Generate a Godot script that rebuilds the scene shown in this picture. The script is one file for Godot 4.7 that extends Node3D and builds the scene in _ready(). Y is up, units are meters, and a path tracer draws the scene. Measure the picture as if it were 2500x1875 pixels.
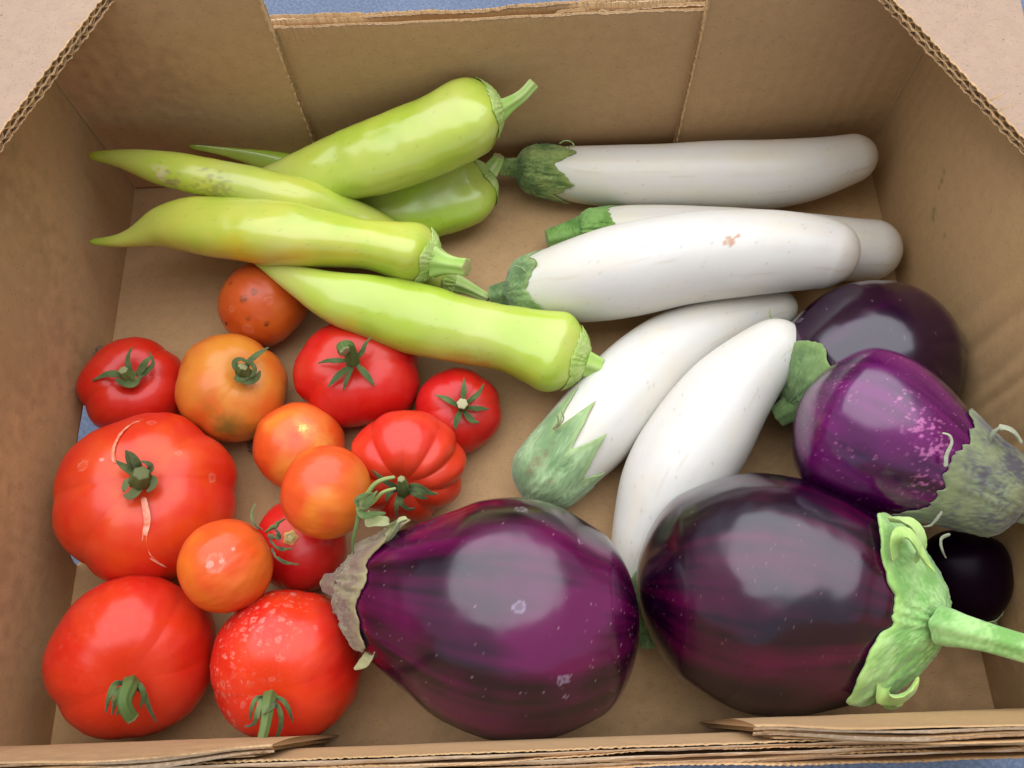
extends Node3D
# A cardboard produce box seen from above: tomatoes, yellow-green peppers, white and purple eggplants.
# Lists of points are millimetres: [x, y, z, radius].

const MM := 0.001
var noise := FastNoiseLite.new()
var fine := FastNoiseLite.new()
var cells := FastNoiseLite.new()
var cell_id := FastNoiseLite.new()
var rng := RandomNumberGenerator.new()
var used := {}
var kraft: StandardMaterial3D
var kraft_edge: StandardMaterial3D
var skins := {}
const EYE := Vector3(0.0092, 0.414, 0.3035)

func _ready():
	# ---- camera ----
	var cam := Camera3D.new()
	cam.name = "camera"
	cam.fov = 47.887
	cam.near = 0.01
	cam.far = 60.0
	add_child(cam)
	cam.transform = Transform3D(Basis(Vector3(0.99895, -0.02971, 0.03494), Vector3(0.04353, 0.37437, -0.92626), Vector3(0.01444, 0.92680, 0.37527)), Vector3(0.0092, 0.4140, 0.3035))
	cam.current = true
	# ---- overcast sky, soft sun, exposure ----
	var sky_mat := ProceduralSkyMaterial.new()
	sky_mat.sky_top_color = Color(0.76, 0.84, 0.96)
	sky_mat.sky_horizon_color = Color(0.80, 0.83, 0.88)
	sky_mat.sky_curve = 0.2
	sky_mat.ground_bottom_color = Color(0.35, 0.36, 0.38)
	sky_mat.ground_horizon_color = Color(0.5, 0.52, 0.54)
	sky_mat.sun_angle_max = 1.0
	var sky := Sky.new()
	sky.sky_material = sky_mat
	var env := Environment.new()
	env.background_mode = Environment.BG_SKY
	env.sky = sky
	env.background_energy_multiplier = 0.40
	env.tonemap_mode = Environment.TONE_MAPPER_LINEAR
	env.tonemap_exposure = 3.15
	env.sdfgi_enabled = true
	env.ssao_enabled = true
	env.ssil_enabled = true
	var we := WorldEnvironment.new()
	we.name = "world_environment"
	we.environment = env
	add_child(we)
	var sun := DirectionalLight3D.new()
	sun.name = "sun"
	sun.light_energy = 0.5
	sun.light_angular_distance = 88.0
	sun.light_color = Color(0.955, 0.965, 1.0)
	sun.shadow_enabled = true
	add_child(sun)
	sun.look_at_from_position(Vector3(-0.05, 1.0, -0.50), Vector3.ZERO, Vector3.UP)
	# ---- tools ----
	noise.seed = 11
	noise.frequency = 0.05
	noise.fractal_octaves = 3
	fine.seed = 5
	fine.frequency = 0.35
	fine.fractal_octaves = 2
	cells.seed = 9
	cells.noise_type = FastNoiseLite.TYPE_CELLULAR
	cells.cellular_return_type = FastNoiseLite.RETURN_DISTANCE2_SUB
	cells.frequency = 0.26
	cells.cellular_jitter = 1.0
	cell_id.seed = 9
	cell_id.noise_type = FastNoiseLite.TYPE_CELLULAR
	cell_id.cellular_return_type = FastNoiseLite.RETURN_CELL_VALUE
	cell_id.frequency = 0.26
	cell_id.cellular_jitter = 1.0
	rng.seed = 4
	make_materials()
	# ---- the setting, the box, the vegetables ----
	make_pavement()
	make_box()
	make_tomatoes()
	make_peppers()
	make_white_eggplants()
	make_purple_eggplants()
	make_crumbs()

# =============================================================== helpers
func numbered(called: String) -> String:
	var n: int = used.get(called, 0)
	used[called] = n + 1
	return called if n == 0 else "%s_%03d" % [called, n]

func thing(called: String, label: String, category: String, at: Vector3, group := "") -> Node3D:
	var o := Node3D.new()
	o.name = numbered(called)
	add_child(o)
	o.position = at
	o.set_meta("label", label)
	o.set_meta("category", category)
	if group:
		o.set_meta("group", group)
	return o

# mesh made in world coordinates, hung under a thing (or a part of it) whose base is at `base`
func part(called: String, mesh: Mesh, mat: Material, parent: Node3D, label := "") -> MeshInstance3D:
	var o := MeshInstance3D.new()
	o.name = called
	o.mesh = mesh
	o.material_override = mat
	parent.add_child(o, true)
	if label:
		o.set_meta("label", label)
	return o

func finish(v: PackedVector3Array, col: PackedColorArray, idx: PackedInt32Array, base: Vector3, flat := false) -> ArrayMesh:
	for i in v.size():
		v[i] -= base
	var arr := []
	arr.resize(Mesh.ARRAY_MAX)
	arr[Mesh.ARRAY_VERTEX] = v
	if col.size() == v.size():
		arr[Mesh.ARRAY_COLOR] = col
	arr[Mesh.ARRAY_INDEX] = idx
	var raw := ArrayMesh.new()
	raw.add_surface_from_arrays(Mesh.PRIMITIVE_TRIANGLES, arr)
	var st := SurfaceTool.new()
	st.create_from(raw, 0)
	if flat:
		st.deindex()
		st.set_smooth_group(-1)
	st.generate_normals()
	st.index()
	return st.commit()

# grid of nu+1 rows by nv columns that closes round in v; f gives the point, c the colour (linear)
func wrapped(nu: int, nv: int, f: Callable, c: Callable, base: Vector3) -> ArrayMesh:
	var v := PackedVector3Array()
	var col := PackedColorArray()
	var idx := PackedInt32Array()
	for i in nu + 1:
		for j in nv:
			var u := float(i) / nu
			var w := float(j) / nv
			var p: Vector3 = f.call(u, w)
			v.append(p)
			col.append(c.call(p, u, w))
	for i in nu:
		for j in nv:
			var a := i * nv + j
			var b := i * nv + (j + 1) % nv
			idx.append_array([a, a + nv, b, b, a + nv, b + nv])
	return finish(v, col, idx, base)

# Catmull-Rom through [x, y, z, r] points, resampled evenly, with frames whose first normal looks to the eye
func spine(pts: Array, m := 90) -> Dictionary:
	var P := PackedVector3Array()
	var Rr := PackedFloat32Array()
	var n := pts.size()
	var q: Array[Vector4] = []
	for p in pts:
		q.append(Vector4(p[0], p[1], p[2], p[3]) * MM)
	var raw: Array[Vector4] = []
	var acc := PackedFloat32Array()
	for k in n - 1:
		var p0 := q[maxi(k - 1, 0)]
		var p1 := q[k]
		var p2 := q[k + 1]
		var p3 := q[mini(k + 2, n - 1)]
		for s in 24:
			var t := s / 24.0
			raw.append(0.5 * ((2.0 * p1) + (p2 - p0) * t + (2.0 * p0 - 5.0 * p1 + 4.0 * p2 - p3) * t * t + (3.0 * p1 - p0 - 3.0 * p2 + p3) * t * t * t))
	raw.append(q[n - 1])
	var total := 0.0
	for k in raw.size():
		if k > 0:
			total += Vector3(raw[k].x, raw[k].y, raw[k].z).distance_to(Vector3(raw[k - 1].x, raw[k - 1].y, raw[k - 1].z))
		acc.append(total)
	var at := 0
	for k in m + 1:
		var d := total * k / m
		while at < raw.size() - 2 and acc[at + 1] < d:
			at += 1
		var w := raw[at].lerp(raw[at + 1], clampf((d - acc[at]) / maxf(acc[at + 1] - acc[at], 1e-7), 0, 1))
		P.append(Vector3(w.x, w.y, w.z))
		Rr.append(maxf(w.w, 0.0003))
	# soften the kinks that Catmull-Rom leaves in radii and path
	for pass_ in 6:
		for k in range(1, m):
			Rr[k] = Rr[k] * 0.5 + (Rr[k - 1] + Rr[k + 1]) * 0.25
			P[k] = P[k] * 0.5 + (P[k - 1] + P[k + 1]) * 0.25
	var T := PackedVector3Array()
	for k in m + 1:
		T.append((P[mini(k + 2, m)] - P[maxi(k - 2, 0)]).normalized())
	var N := PackedVector3Array()
	var first := (EYE - P[0]).normalized()
	first = (first - T[0] * first.dot(T[0])).normalized()
	N.append(first)
	for k in range(1, m + 1):
		var x := N[k - 1] - T[k] * N[k - 1].dot(T[k])
		N.append(x.normalized())
	return {"P": P, "R": Rr, "T": T, "N": N, "m": m, "len": total, "c0": 0.01, "c1": 0.01, "lobes": 0, "amp": 0.0, "twist": 0.0, "flat": 1.0, "bump": 0.0, "p0": 0.5, "p1": 0.5, "pull": 0.0}

func tube_at(tb: Dictionary, s: float, a: float) -> Vector3:
	var m: int = tb.m
	var x := clampf(s, 0, 1) * m
	var k := mini(int(x), m - 1)
	var t := x - k
	var P: Vector3 = tb.P[k].lerp(tb.P[k + 1], t)
	var T: Vector3 = tb.T[k].lerp(tb.T[k + 1], t).normalized()
	var N: Vector3 = tb.N[k].lerp(tb.N[k + 1], t)
	N = (N - T * N.dot(T)).normalized()
	var B := T.cross(N)
	var r: float = lerpf(tb.R[k], tb.R[k + 1], t)
	var d: float = s * tb.len
	var e: float = tb.len - d
	if d < tb.c0:
		r *= pow(maxf(1.0 - pow(1.0 - d / tb.c0, 2.0), 0.0), tb.p0)
	if e < tb.c1:
		r *= pow(maxf(1.0 - pow(1.0 - e / tb.c1, 2.0), 0.0), tb.p1)
	if tb.lobes > 0:
		var w: float = tb.get("lobefade", 0.0)
		var am: float = tb.amp * (1.0 if w == 0.0 else 0.7 + 0.9 * exp(-pow(s / w, 2.0)))
		r *= 1.0 + am * cos(tb.lobes * a + tb.twist * s + tb.get("phase", 0.0))
	var p: Vector3 = P + (N * cos(a) * tb.flat + B * sin(a)) * r
	if tb.bump > 0.0:
		p += (p - P) * tb.bump * noise.get_noise_3dv(p * 500.0)
	return p

func tube_normal(tb: Dictionary, s: float, a: float) -> Vector3:
	var e := 0.004
	var s1 := clampf(s - e, 0.0005, 1.0)
	var s2 := clampf(s + e, 0.0005, 1.0)
	var ds := tube_at(tb, s2, a) - tube_at(tb, s1, a)
	var da := tube_at(tb, maxf(s, 0.003), a + 0.04) - tube_at(tb, maxf(s, 0.003), a - 0.04)
	return da.cross(ds).normalized()

func tube_mesh(tb: Dictionary, nu: int, nv: int, c: Callable, base: Vector3) -> ArrayMesh:
	var f := func(u: float, w: float) -> Vector3:
		var s := 0.5 - 0.5 * cos(PI * u)
		s = lerpf(s, u, 0.25) if u > 0.02 and u < 0.98 else s
		return tube_at(tb, s, w * TAU)
	var cc := func(p: Vector3, u: float, w: float) -> Color:
		var s := 0.5 - 0.5 * cos(PI * u)
		s = lerpf(s, u, 0.25) if u > 0.02 and u < 0.98 else s
		return c.call(p, s, w * TAU)
	return wrapped(nu, nv, f, cc, base)

# a cap of flesh-thin calyx over the stem end of a tube: lobes = [[angle in degrees, reach along s, half width in degrees, curl in mm], ...]
func calyx_mesh(tb: Dictionary, reach: float, lobes: Array, thick: float, wrinkle: float, c: Callable, base: Vector3, sharp := 1.5) -> ArrayMesh:
	var edge := func(a: float) -> Vector2:
		var jag := reach * 0.11 * noise.get_noise_2d(cos(a) * 80.0, sin(a) * 80.0 + reach * 900.0)
		var best := Vector2(reach + jag + 0.004 * noise.get_noise_2d(cos(a) * 90.0, sin(a) * 90.0), 0.0)
		for l in lobes:
			var d: float = absf(angle_difference(a, deg_to_rad(l[0]))) / deg_to_rad(l[2])
			if d < 1.0:
				var x: float = reach + jag + (l[1] - reach) * pow(1.0 - d, sharp)
				if x > best.x:
					best = Vector2(x, l[3] * MM * (1.0 - d))
		return best
	var nu := 56
	var f := func(u: float, w: float) -> Vector3:
		var a := w * TAU
		var ed: Vector2 = edge.call(a)
		var outer := u < 0.62
		var t := u / 0.62 if outer else (1.0 - u) / 0.38
		var s: float = ed.x * pow(t, 1.6)
		var p := tube_at(tb, s, a)
		var nrm := tube_normal(tb, s, a)
		var lift: float = 0.0002 + ed.y * pow(maxf(t - 0.55, 0.0) / 0.45, 2.0)
		if outer:
			var wv := noise.get_noise_3dv(p * 1500.0) * wrinkle + fine.get_noise_3dv(p * 1600.0) * wrinkle * 0.5 + wrinkle * 0.5 * sin(a * 17.0 + 3.0 * sin(a * 5.0)) * t
			lift += (thick * (1.0 - 0.75 * pow(t, 4.0)) + wv * (1.0 - pow(t, 6.0))) * MM
		return p + nrm * lift
	var cc := func(p: Vector3, u: float, w: float) -> Color:
		return c.call(p, u / 0.62 if u < 0.62 else 1.0, w * TAU)
	return wrapped(nu, 200, f, cc, base)

# a tapering leaf-like strip (sepal, curl): points [x, y, z, half width]; thick in mm
func strip(pts: Array, thick: float, inside: Vector3, c: Callable, base: Vector3, nv := 14) -> ArrayMesh:
	var tb := spine(pts, 26)
	var f := func(u: float, w: float) -> Vector3:
		var m: int = tb.m
		var x := u * m
		var k := mini(int(x), m - 1)
		var P: Vector3 = tb.P[k].lerp(tb.P[k + 1], x - k)
		var T: Vector3 = tb.T[k].lerp(tb.T[k + 1], x - k).normalized()
		var up := (P - inside).normalized()
		var side := T.cross(up).normalized()
		up = side.cross(T).normalized()
		var r: float = lerpf(tb.R[k], tb.R[k + 1], x - k)
		if u <= 0.0 or u >= 1.0:
			r = 0.0
		var a := w * TAU
		var th := minf(thick * MM, r * 0.8)
		var fold := cos(a) * cos(a) * r * 0.35
		return P + side * cos(a) * r + up * (sin(a) * th * (1.0 - 0.4 * absf(cos(a))) + fold) + up * fine.get_noise_3dv(P * 900.0 + side * cos(a) * 3.0) * 0.0003
	var cc := func(p: Vector3, u: float, w: float) -> Color:
		return c.call(p, u, w * TAU)
	return wrapped(30, nv, f, cc, base)

func stem_mesh(pts: Array, ribs: float, c: Callable, base: Vector3) -> ArrayMesh:
	var tb := spine(pts, 40)
	tb.c0 = 0.0008
	tb.c1 = 0.0007
	tb.p1 = 0.25
	tb.lobes = 6
	tb.amp = ribs
	tb.bump = 0.05
	return tube_mesh(tb, 60, 36, c, base)

func lin(r: float, g: float, b: float) -> Color:
	return Color(r, g, b).srgb_to_linear()

# =============================================================== materials
func make_materials():
	# kraft paper: fibres and flecks drawn at random over a soft mottle
	var img := Image.create(1024, 1024, false, Image.FORMAT_RGB8)
	var mott := FastNoiseLite.new()
	mott.seed = 21
	mott.frequency = 0.02
	mott.fractal_octaves = 5
	var grain := mott.get_seamless_image(1024, 1024)
	for y in 1024:
		for x in 1024:
			var g := grain.get_pixel(x, y).r - 0.5
			var n := 0.92 + g * 0.05 + rng.randf_range(-0.042, 0.042)
			img.set_pixel(x, y, Color(n, n * 0.995, n * 0.985))
	for k in 9000:
		var p := Vector2(rng.randf() * 1024, rng.randf() * 1024)
		var a := rng.randfn(0.0, 0.7)
		var dark := rng.randf() < 0.62
		var amt := rng.randf_range(0.03, 0.16)
		for s in int(rng.randf_range(3, 13)):
			a += rng.randf_range(-0.25, 0.25)
			p += Vector2(cos(a), sin(a))
			var q := Vector2i(posmod(int(p.x), 1024), posmod(int(p.y), 1024))
			var o := img.get_pixelv(q)
			img.set_pixelv(q, o.darkened(amt) if dark else o.lightened(amt * 0.9))
	for k in 320:
		var q := Vector2i(rng.randi() % 1020, rng.randi() % 1020)
		var amt := rng.randf_range(0.25, 0.6)
		for s in rng.randi_range(1, 4):
			img.set_pixelv(q + Vector2i(s, rng.randi() % 2), img.get_pixelv(q).darkened(amt))
	kraft = StandardMaterial3D.new()
	kraft.albedo_texture = ImageTexture.create_from_image(img)
	kraft.albedo_color = Color(1, 1, 1)
	kraft.vertex_color_use_as_albedo = true
	kraft.roughness = 0.85
	kraft.uv1_triplanar = true
	kraft.uv1_scale = Vector3.ONE * 5.2
	var bn := NoiseTexture2D.new()
	bn.width = 512
	bn.height = 512
	bn.seamless = true
	bn.as_normal_map = true
	bn.bump_strength = 2.0
	var bno := FastNoiseLite.new()
	bno.frequency = 0.04
	bno.fractal_octaves = 4
	bn.noise = bno
	kraft.normal_enabled = true
	kraft.normal_texture = bn
	kraft.normal_scale = 0.12
	kraft_edge = kraft.duplicate()
	for k in [["tomato", 0.29, 0.42], ["pepper", 0.21, 0.55], ["white", 0.36, 0.5], ["purple", 0.22, 0.45], ["dull_purple", 0.4, 0.2], ["calyx", 0.75, 0.3], ["stem", 0.6, 0.3]]:
		var m := StandardMaterial3D.new()
		m.vertex_color_use_as_albedo = true
		m.roughness = k[1]
		m.metallic_specular = k[2]
		skins[k[0]] = m
	skins.tomato.subsurf_scatter_enabled = true
	skins.tomato.subsurf_scatter_strength = 0.05
	skins.pepper.subsurf_scatter_enabled = true
	skins.pepper.subsurf_scatter_strength = 0.12
	skins.white.subsurf_scatter_enabled = true
	skins.white.subsurf_scatter_strength = 0.15
	skins.purple.clearcoat_enabled = true
	skins.purple.clearcoat = 0.55
	skins.purple.clearcoat_roughness = 0.17
	skins.calyx.rim_enabled = true
	skins.calyx.rim = 0.5
	skins.calyx.rim_tint = 0.5

# =============================================================== pavement
func make_pavement():
	var n := 200
	var v := PackedVector3Array()
	var col := PackedColorArray()
	var idx := PackedInt32Array()
	# close to the box the grain is real relief; it spreads out to the far edge
	for i in n + 1:
		for j in n + 1:
			var fx := (float(i) / n * 2.0 - 1.0)
			var fz := (float(j) / n * 2.0 - 1.0)
			var x := fx * 0.5 + pow(fx, 9.0) * 19.5
			var z := fz * 0.5 + pow(fz, 9.0) * 19.5
			v.append(Vector3(x, -0.006 + noise.get_noise_2d(x * 300, z * 300) * 0.0004, z + 0.15))
			var g := 1.0 + 0.06 * fine.get_noise_2d(x * 2600.0, z * 2600.0) + 0.12 * noise.get_noise_2d(x * 150.0, z * 150.0)
			col.append(Color(0.150 * g, 0.195 * g, 0.275 * g))
	for i in n:
		for j in n:
			var a := i * (n + 1) + j
			idx.append_array([a, a + n + 1, a + 1, a + 1, a + n + 1, a + n + 2])
	# the sheet's winding: upward faces
	var o := MeshInstance3D.new()
	o.name = "pavement"
	var r := PackedInt32Array()
	for k in range(0, idx.size(), 3):
		r.append_array([idx[k], idx[k + 1], idx[k + 2]])
	o.mesh = finish(v, col, r, Vector3.ZERO)
	var m := StandardMaterial3D.new()
	m.vertex_color_use_as_albedo = true
	m.roughness = 0.8
	var t := NoiseTexture2D.new()
	t.width = 512
	t.height = 512
	t.seamless = true
	var no := FastNoiseLite.new()
	no.frequency = 0.09
	no.fractal_octaves = 4
	t.noise = no
	var ramp := Gradient.new()
	ramp.set_color(0, Color(0.72, 0.72, 0.74))
	ramp.set_color(1, Color(1, 1, 1))
	t.color_ramp = ramp
	m.albedo_texture = t
	m.uv1_triplanar = true
	m.uv1_world_triplanar = true
	m.uv1_scale = Vector3.ONE * 9.0
	o.material_override = m
	add_child(o)
	o.set_meta("kind", "structure")
	o.set_meta("label", "blue-grey pavement under and around the cardboard box")
	o.set_meta("category", "pavement")

# =============================================================== cardboard box
const BOX := Vector3(0, -0.006, 0.152)
const HW := 0.21
const DEPTH := 0.306
var kraft_in := Color(0.575, 0.358, 0.165)

# a board: origin o, along u (length lu), along v (length lv), thickness th towards -n. lo/hi(u in m) give the v limits; rel(u, v) relief along n; tint(p) colour
func board(o: Vector3, u: Vector3, v: Vector3, lu: float, lv: float, th: float, nu: int, nv: int, lo: Callable, hi: Callable, rel: Callable, tint: Callable, crowd := 1.0) -> ArrayMesh:
	var nrm := u.cross(v).normalized()
	var f := func(a: float, b: float) -> Vector3:
		# b runs round the section: front face up, top edge, back face down, bottom edge
		var x := a * lu
		var y0: float = lo.call(x)
		var y1: float = hi.call(x)
		var y := 0.0
		var d := 0.0
		if b < 0.8:
			y = lerpf(y0, y1, pow(minf(b / 0.8, 1.0), crowd))
			d = rel.call(x, y)
		elif b < 0.9:
			y = lerpf(y1, y0, (b - 0.8) / 0.1)
			d = -th + rel.call(x, y)
		else:
			y = lerpf(y0, y0, 0.0)
			d = -th * (1.0 - (b - 0.9) / 0.1)
		return o + u * x + v * y + nrm * d
	var vv := PackedVector3Array()
	var col := PackedColorArray()
	var idx := PackedInt32Array()
	var ring := nv + 3
	for i in nu + 1:
		for j in ring:
			var b := 0.8 * j / nv if j <= nv else (0.8001 if j == nv + 1 else 0.9001)
			var p: Vector3 = f.call(float(i) / nu, b)
			vv.append(p)
			col.append(tint.call(p))
	for i in nu:
		for j in ring:
			var a := i * ring + j
			var b := i * ring + (j + 1) % ring
			idx.append_array([a, b, a + ring, b, b + ring, a + ring])
	for e in [0, nu]:
		for j in range(0, nv):
			# end walls: fan between the front edge and the back face
			var a: int = e * ring + j
			var k: int = e * ring + (nv + 1 if j * 2 >= nv else nv + 2)
			if e == 0:
				idx.append_array([a, a + 1, k])
			else:
				idx.append_array([a, k, a + 1])
		var x: int = e * ring + nv / 2
		if e == 0:
			idx.append_array([x, e * ring + nv + 1, e * ring + nv + 2])
		else:
			idx.append_array([x, e * ring + nv + 2, e * ring + nv + 1])
	# flat normals at the edges: split by face
	for i in vv.size():
		vv[i] -= BOX
	var arr := []
	arr.resize(Mesh.ARRAY_MAX)
	arr[Mesh.ARRAY_VERTEX] = vv
	arr[Mesh.ARRAY_COLOR] = col
	arr[Mesh.ARRAY_INDEX] = idx
	var raw := ArrayMesh.new()
	raw.add_surface_from_arrays(Mesh.PRIMITIVE_TRIANGLES, arr)
	var st := SurfaceTool.new()
	st.create_from(raw, 0)
	st.deindex()
	st.generate_normals()
	st.index()
	return st.commit()

func washboard(y: float, x: float) -> float:
	return 0.00009 * sin(y * TAU / 0.0078) * (0.5 + noise.get_noise_2d(x * 220.0, y * 700.0)) + 0.0005 * noise.get_noise_2d(x * 90.0, y * 90.0) + 0.000015 * fine.get_noise_2d(x * 900.0, y * 900.0)

func crease(x: float, y: float, a: Vector2, b: Vector2, deep: float, wide: float) -> float:
	var ab := b - a
	var t := clampf((Vector2(x, y) - a).dot(ab) / ab.length_squared(), 0, 1)
	var d := Vector2(x, y).distance_to(a + ab * t)
	return -deep * exp(-d * d / (wide * wide)) * sin(PI * clampf(t, 0.05, 0.95))

func kraft_tint(k := 1.0) -> Callable:
	return func(p: Vector3) -> Color:
		var g := k * (1.0 - 0.2 * smoothstep(0.15, 0.5, noise.get_noise_3dv(p * 60.0 + Vector3(3, 90, 1)) + 0.25 * fine.get_noise_3dv(p * 300.0)) + 0.045 * noise.get_noise_3dv(p * 130.0) + 0.02 * noise.get_noise_3dv(p * 700.0))
		return Color(kraft_in.r * g, kraft_in.g * g, kraft_in.b * g * (1.0 - 0.08 * noise.get_noise_3dv(p * 90.0 + Vector3(50, 0, 0))))

func ragged(x: float, seed_: float, k := 1.0) -> float:
	return k * (0.0005 * fine.get_noise_2d(x * 1500.0, seed_ * 40.0) + 0.0009 * noise.get_noise_2d(x * 500.0, seed_ * 77.0) + 0.0012 * noise.get_noise_2d(x * 130.0, seed_ * 31.0))

func make_box():
	var t := thing("cardboard_box", "open brown corrugated cardboard produce box holding all the vegetables", "box", BOX)
	var none := func(_x): return 0.0
	var tint := kraft_tint()
	# floor, notched on the left where the hand hole cuts into it
	var notch := func(z: float, most: float) -> float:
		var q := (z - 0.165) / 0.056
		return most * pow(maxf(1.0 - pow(absf(q), 4.0), 0.0), 0.5)
	var floor_mesh := board(Vector3(-HW, 0, 0), Vector3(0, 0, 1), Vector3(1, 0, 0), DEPTH, HW * 2, 0.004, 200, 260,
		func(z): return notch.call(z, 0.009) - 0.003 + 0.0004 * fine.get_noise_1d(z * 900.0), func(_z): return HW * 2 + 0.003,
		func(z, x): return washboard(z, x) - 0.0003 + crease(x, z, Vector2(0.0, 0.285), Vector2(0.42, 0.293), 0.0008, 0.0015), tint)
	part("floor_panel", floor_mesh, kraft, t)
	# left wall with the hole at its foot, right wall with its creases
	var tall := 0.1385
	# green smears where a stalk rubbed along the right wall
	var stained := func(p: Vector3) -> Color:
		var k: Color = tint.call(p)
		for s in [[210.0, 68.7, 65.9, 1.6], [210.0, 64.7, 67.8, 2.0], [210.0, 61.3, 69.3, 1.6], [210.0, 51.6, 75.9, 2.4], [210.0, 49.3, 78.3, 2.6], [210.0, 55.7, 92.2, 1.6]]:
			var d: float = p.distance_to(Vector3(s[0], s[1], s[2]) * MM) / (s[3] * MM) + 0.5 * fine.get_noise_3dv(p * 1500.0)
			if d < 1.0:
				k = k.lerp(Color(0.16, 0.14, 0.03), 0.6 * (1.2 - d))
		return k
	part("side_wall", board(Vector3(-HW, 0, DEPTH), Vector3(0, 0, -1), Vector3.UP, DEPTH, tall, 0.004, 220, 110,
		func(x): return -0.003 + notch.call(DEPTH - x, 0.0206) + 0.0006 * noise.get_noise_1d(x * 800.0) * signf(notch.call(DEPTH - x, 1.0)), func(_x): return tall,
		func(x, y): return washboard(x, y) + crease(x, y, Vector2(DEPTH - 0.1715, 0.012), Vector2(DEPTH - 0.1475, 0.095), 0.0014, 0.0026) - 0.0004, tint), kraft, t)
	part("side_wall", board(Vector3(HW, 0, 0), Vector3(0, 0, 1), Vector3.UP, DEPTH, tall, 0.004, 300, 140,
		func(_x): return -0.003, func(_x): return tall,
		func(x, y): return washboard(x, y) - 0.0004 + crease(x, y, Vector2(0.1685, 0.02), Vector2(0.1655, 0.125), 0.0011, 0.0032) + crease(x, y, Vector2(0.1775, 0.02), Vector2(0.1765, 0.125), 0.0009, 0.0026) + crease(x, y, Vector2(0.150, 0.015), Vector2(0.1525, 0.12), 0.0012, 0.0035) + crease(x, y, Vector2(0.134, 0.02), Vector2(0.1365, 0.12), 0.0007, 0.004) + crease(x, y, Vector2(0.198, 0.02), Vector2(0.2, 0.125), 0.0010, 0.003), stained), kraft, t)
	# back wall: four torn plies with crushed flutes between them
	plies(t, "back_wall", 0.0, -1.0, [-0.21, 0.21], 0.1115, 0.1085, 0.0)
	plies(t, "front_wall", DEPTH, 1.0, [-0.21, 0.21], 0.107, 0.107, 0.35)
	# corner flaps folded in against the end walls
	var edge_wob := func(_x): return 0.0
	for s in [-1.0, 1.0]:
		var fold := board(Vector3(-HW if s < 0 else 0.0985, 0.0006, 0.0042), Vector3(1, 0, 0), Vector3.UP, 0.1115, tall, 0.0036, 90, 90,
			edge_wob, func(_x): return tall, func(x, y): return washboard(x, y) - 0.0003 + 0.0012 * noise.get_noise_2d(x * 30.0, y * 30.0 + s * 9.0), tint)
		part("corner_flap", fold, kraft, t)
		flap_edge(t, Vector3(-HW + 0.1117 if s < 0 else 0.0983, 0.0006, 0.0022), Vector3.UP, tall - 0.002, Vector3(0, 0, 1), Vector3(s, 0, 0))
		# the front ones slope down to the torn middle
		var x0 := 0.080
		front_flap(t, s, x0)
	gusset(t, -1.0, Vector3(-0.1590, 0.1405, 0.0), Vector3(-HW, 0.1405, 0.1120))
	gusset(t, 1.0, Vector3(0.1515, 0.1405, 0.0), Vector3(HW, 0.1405, 0.1185))

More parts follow.
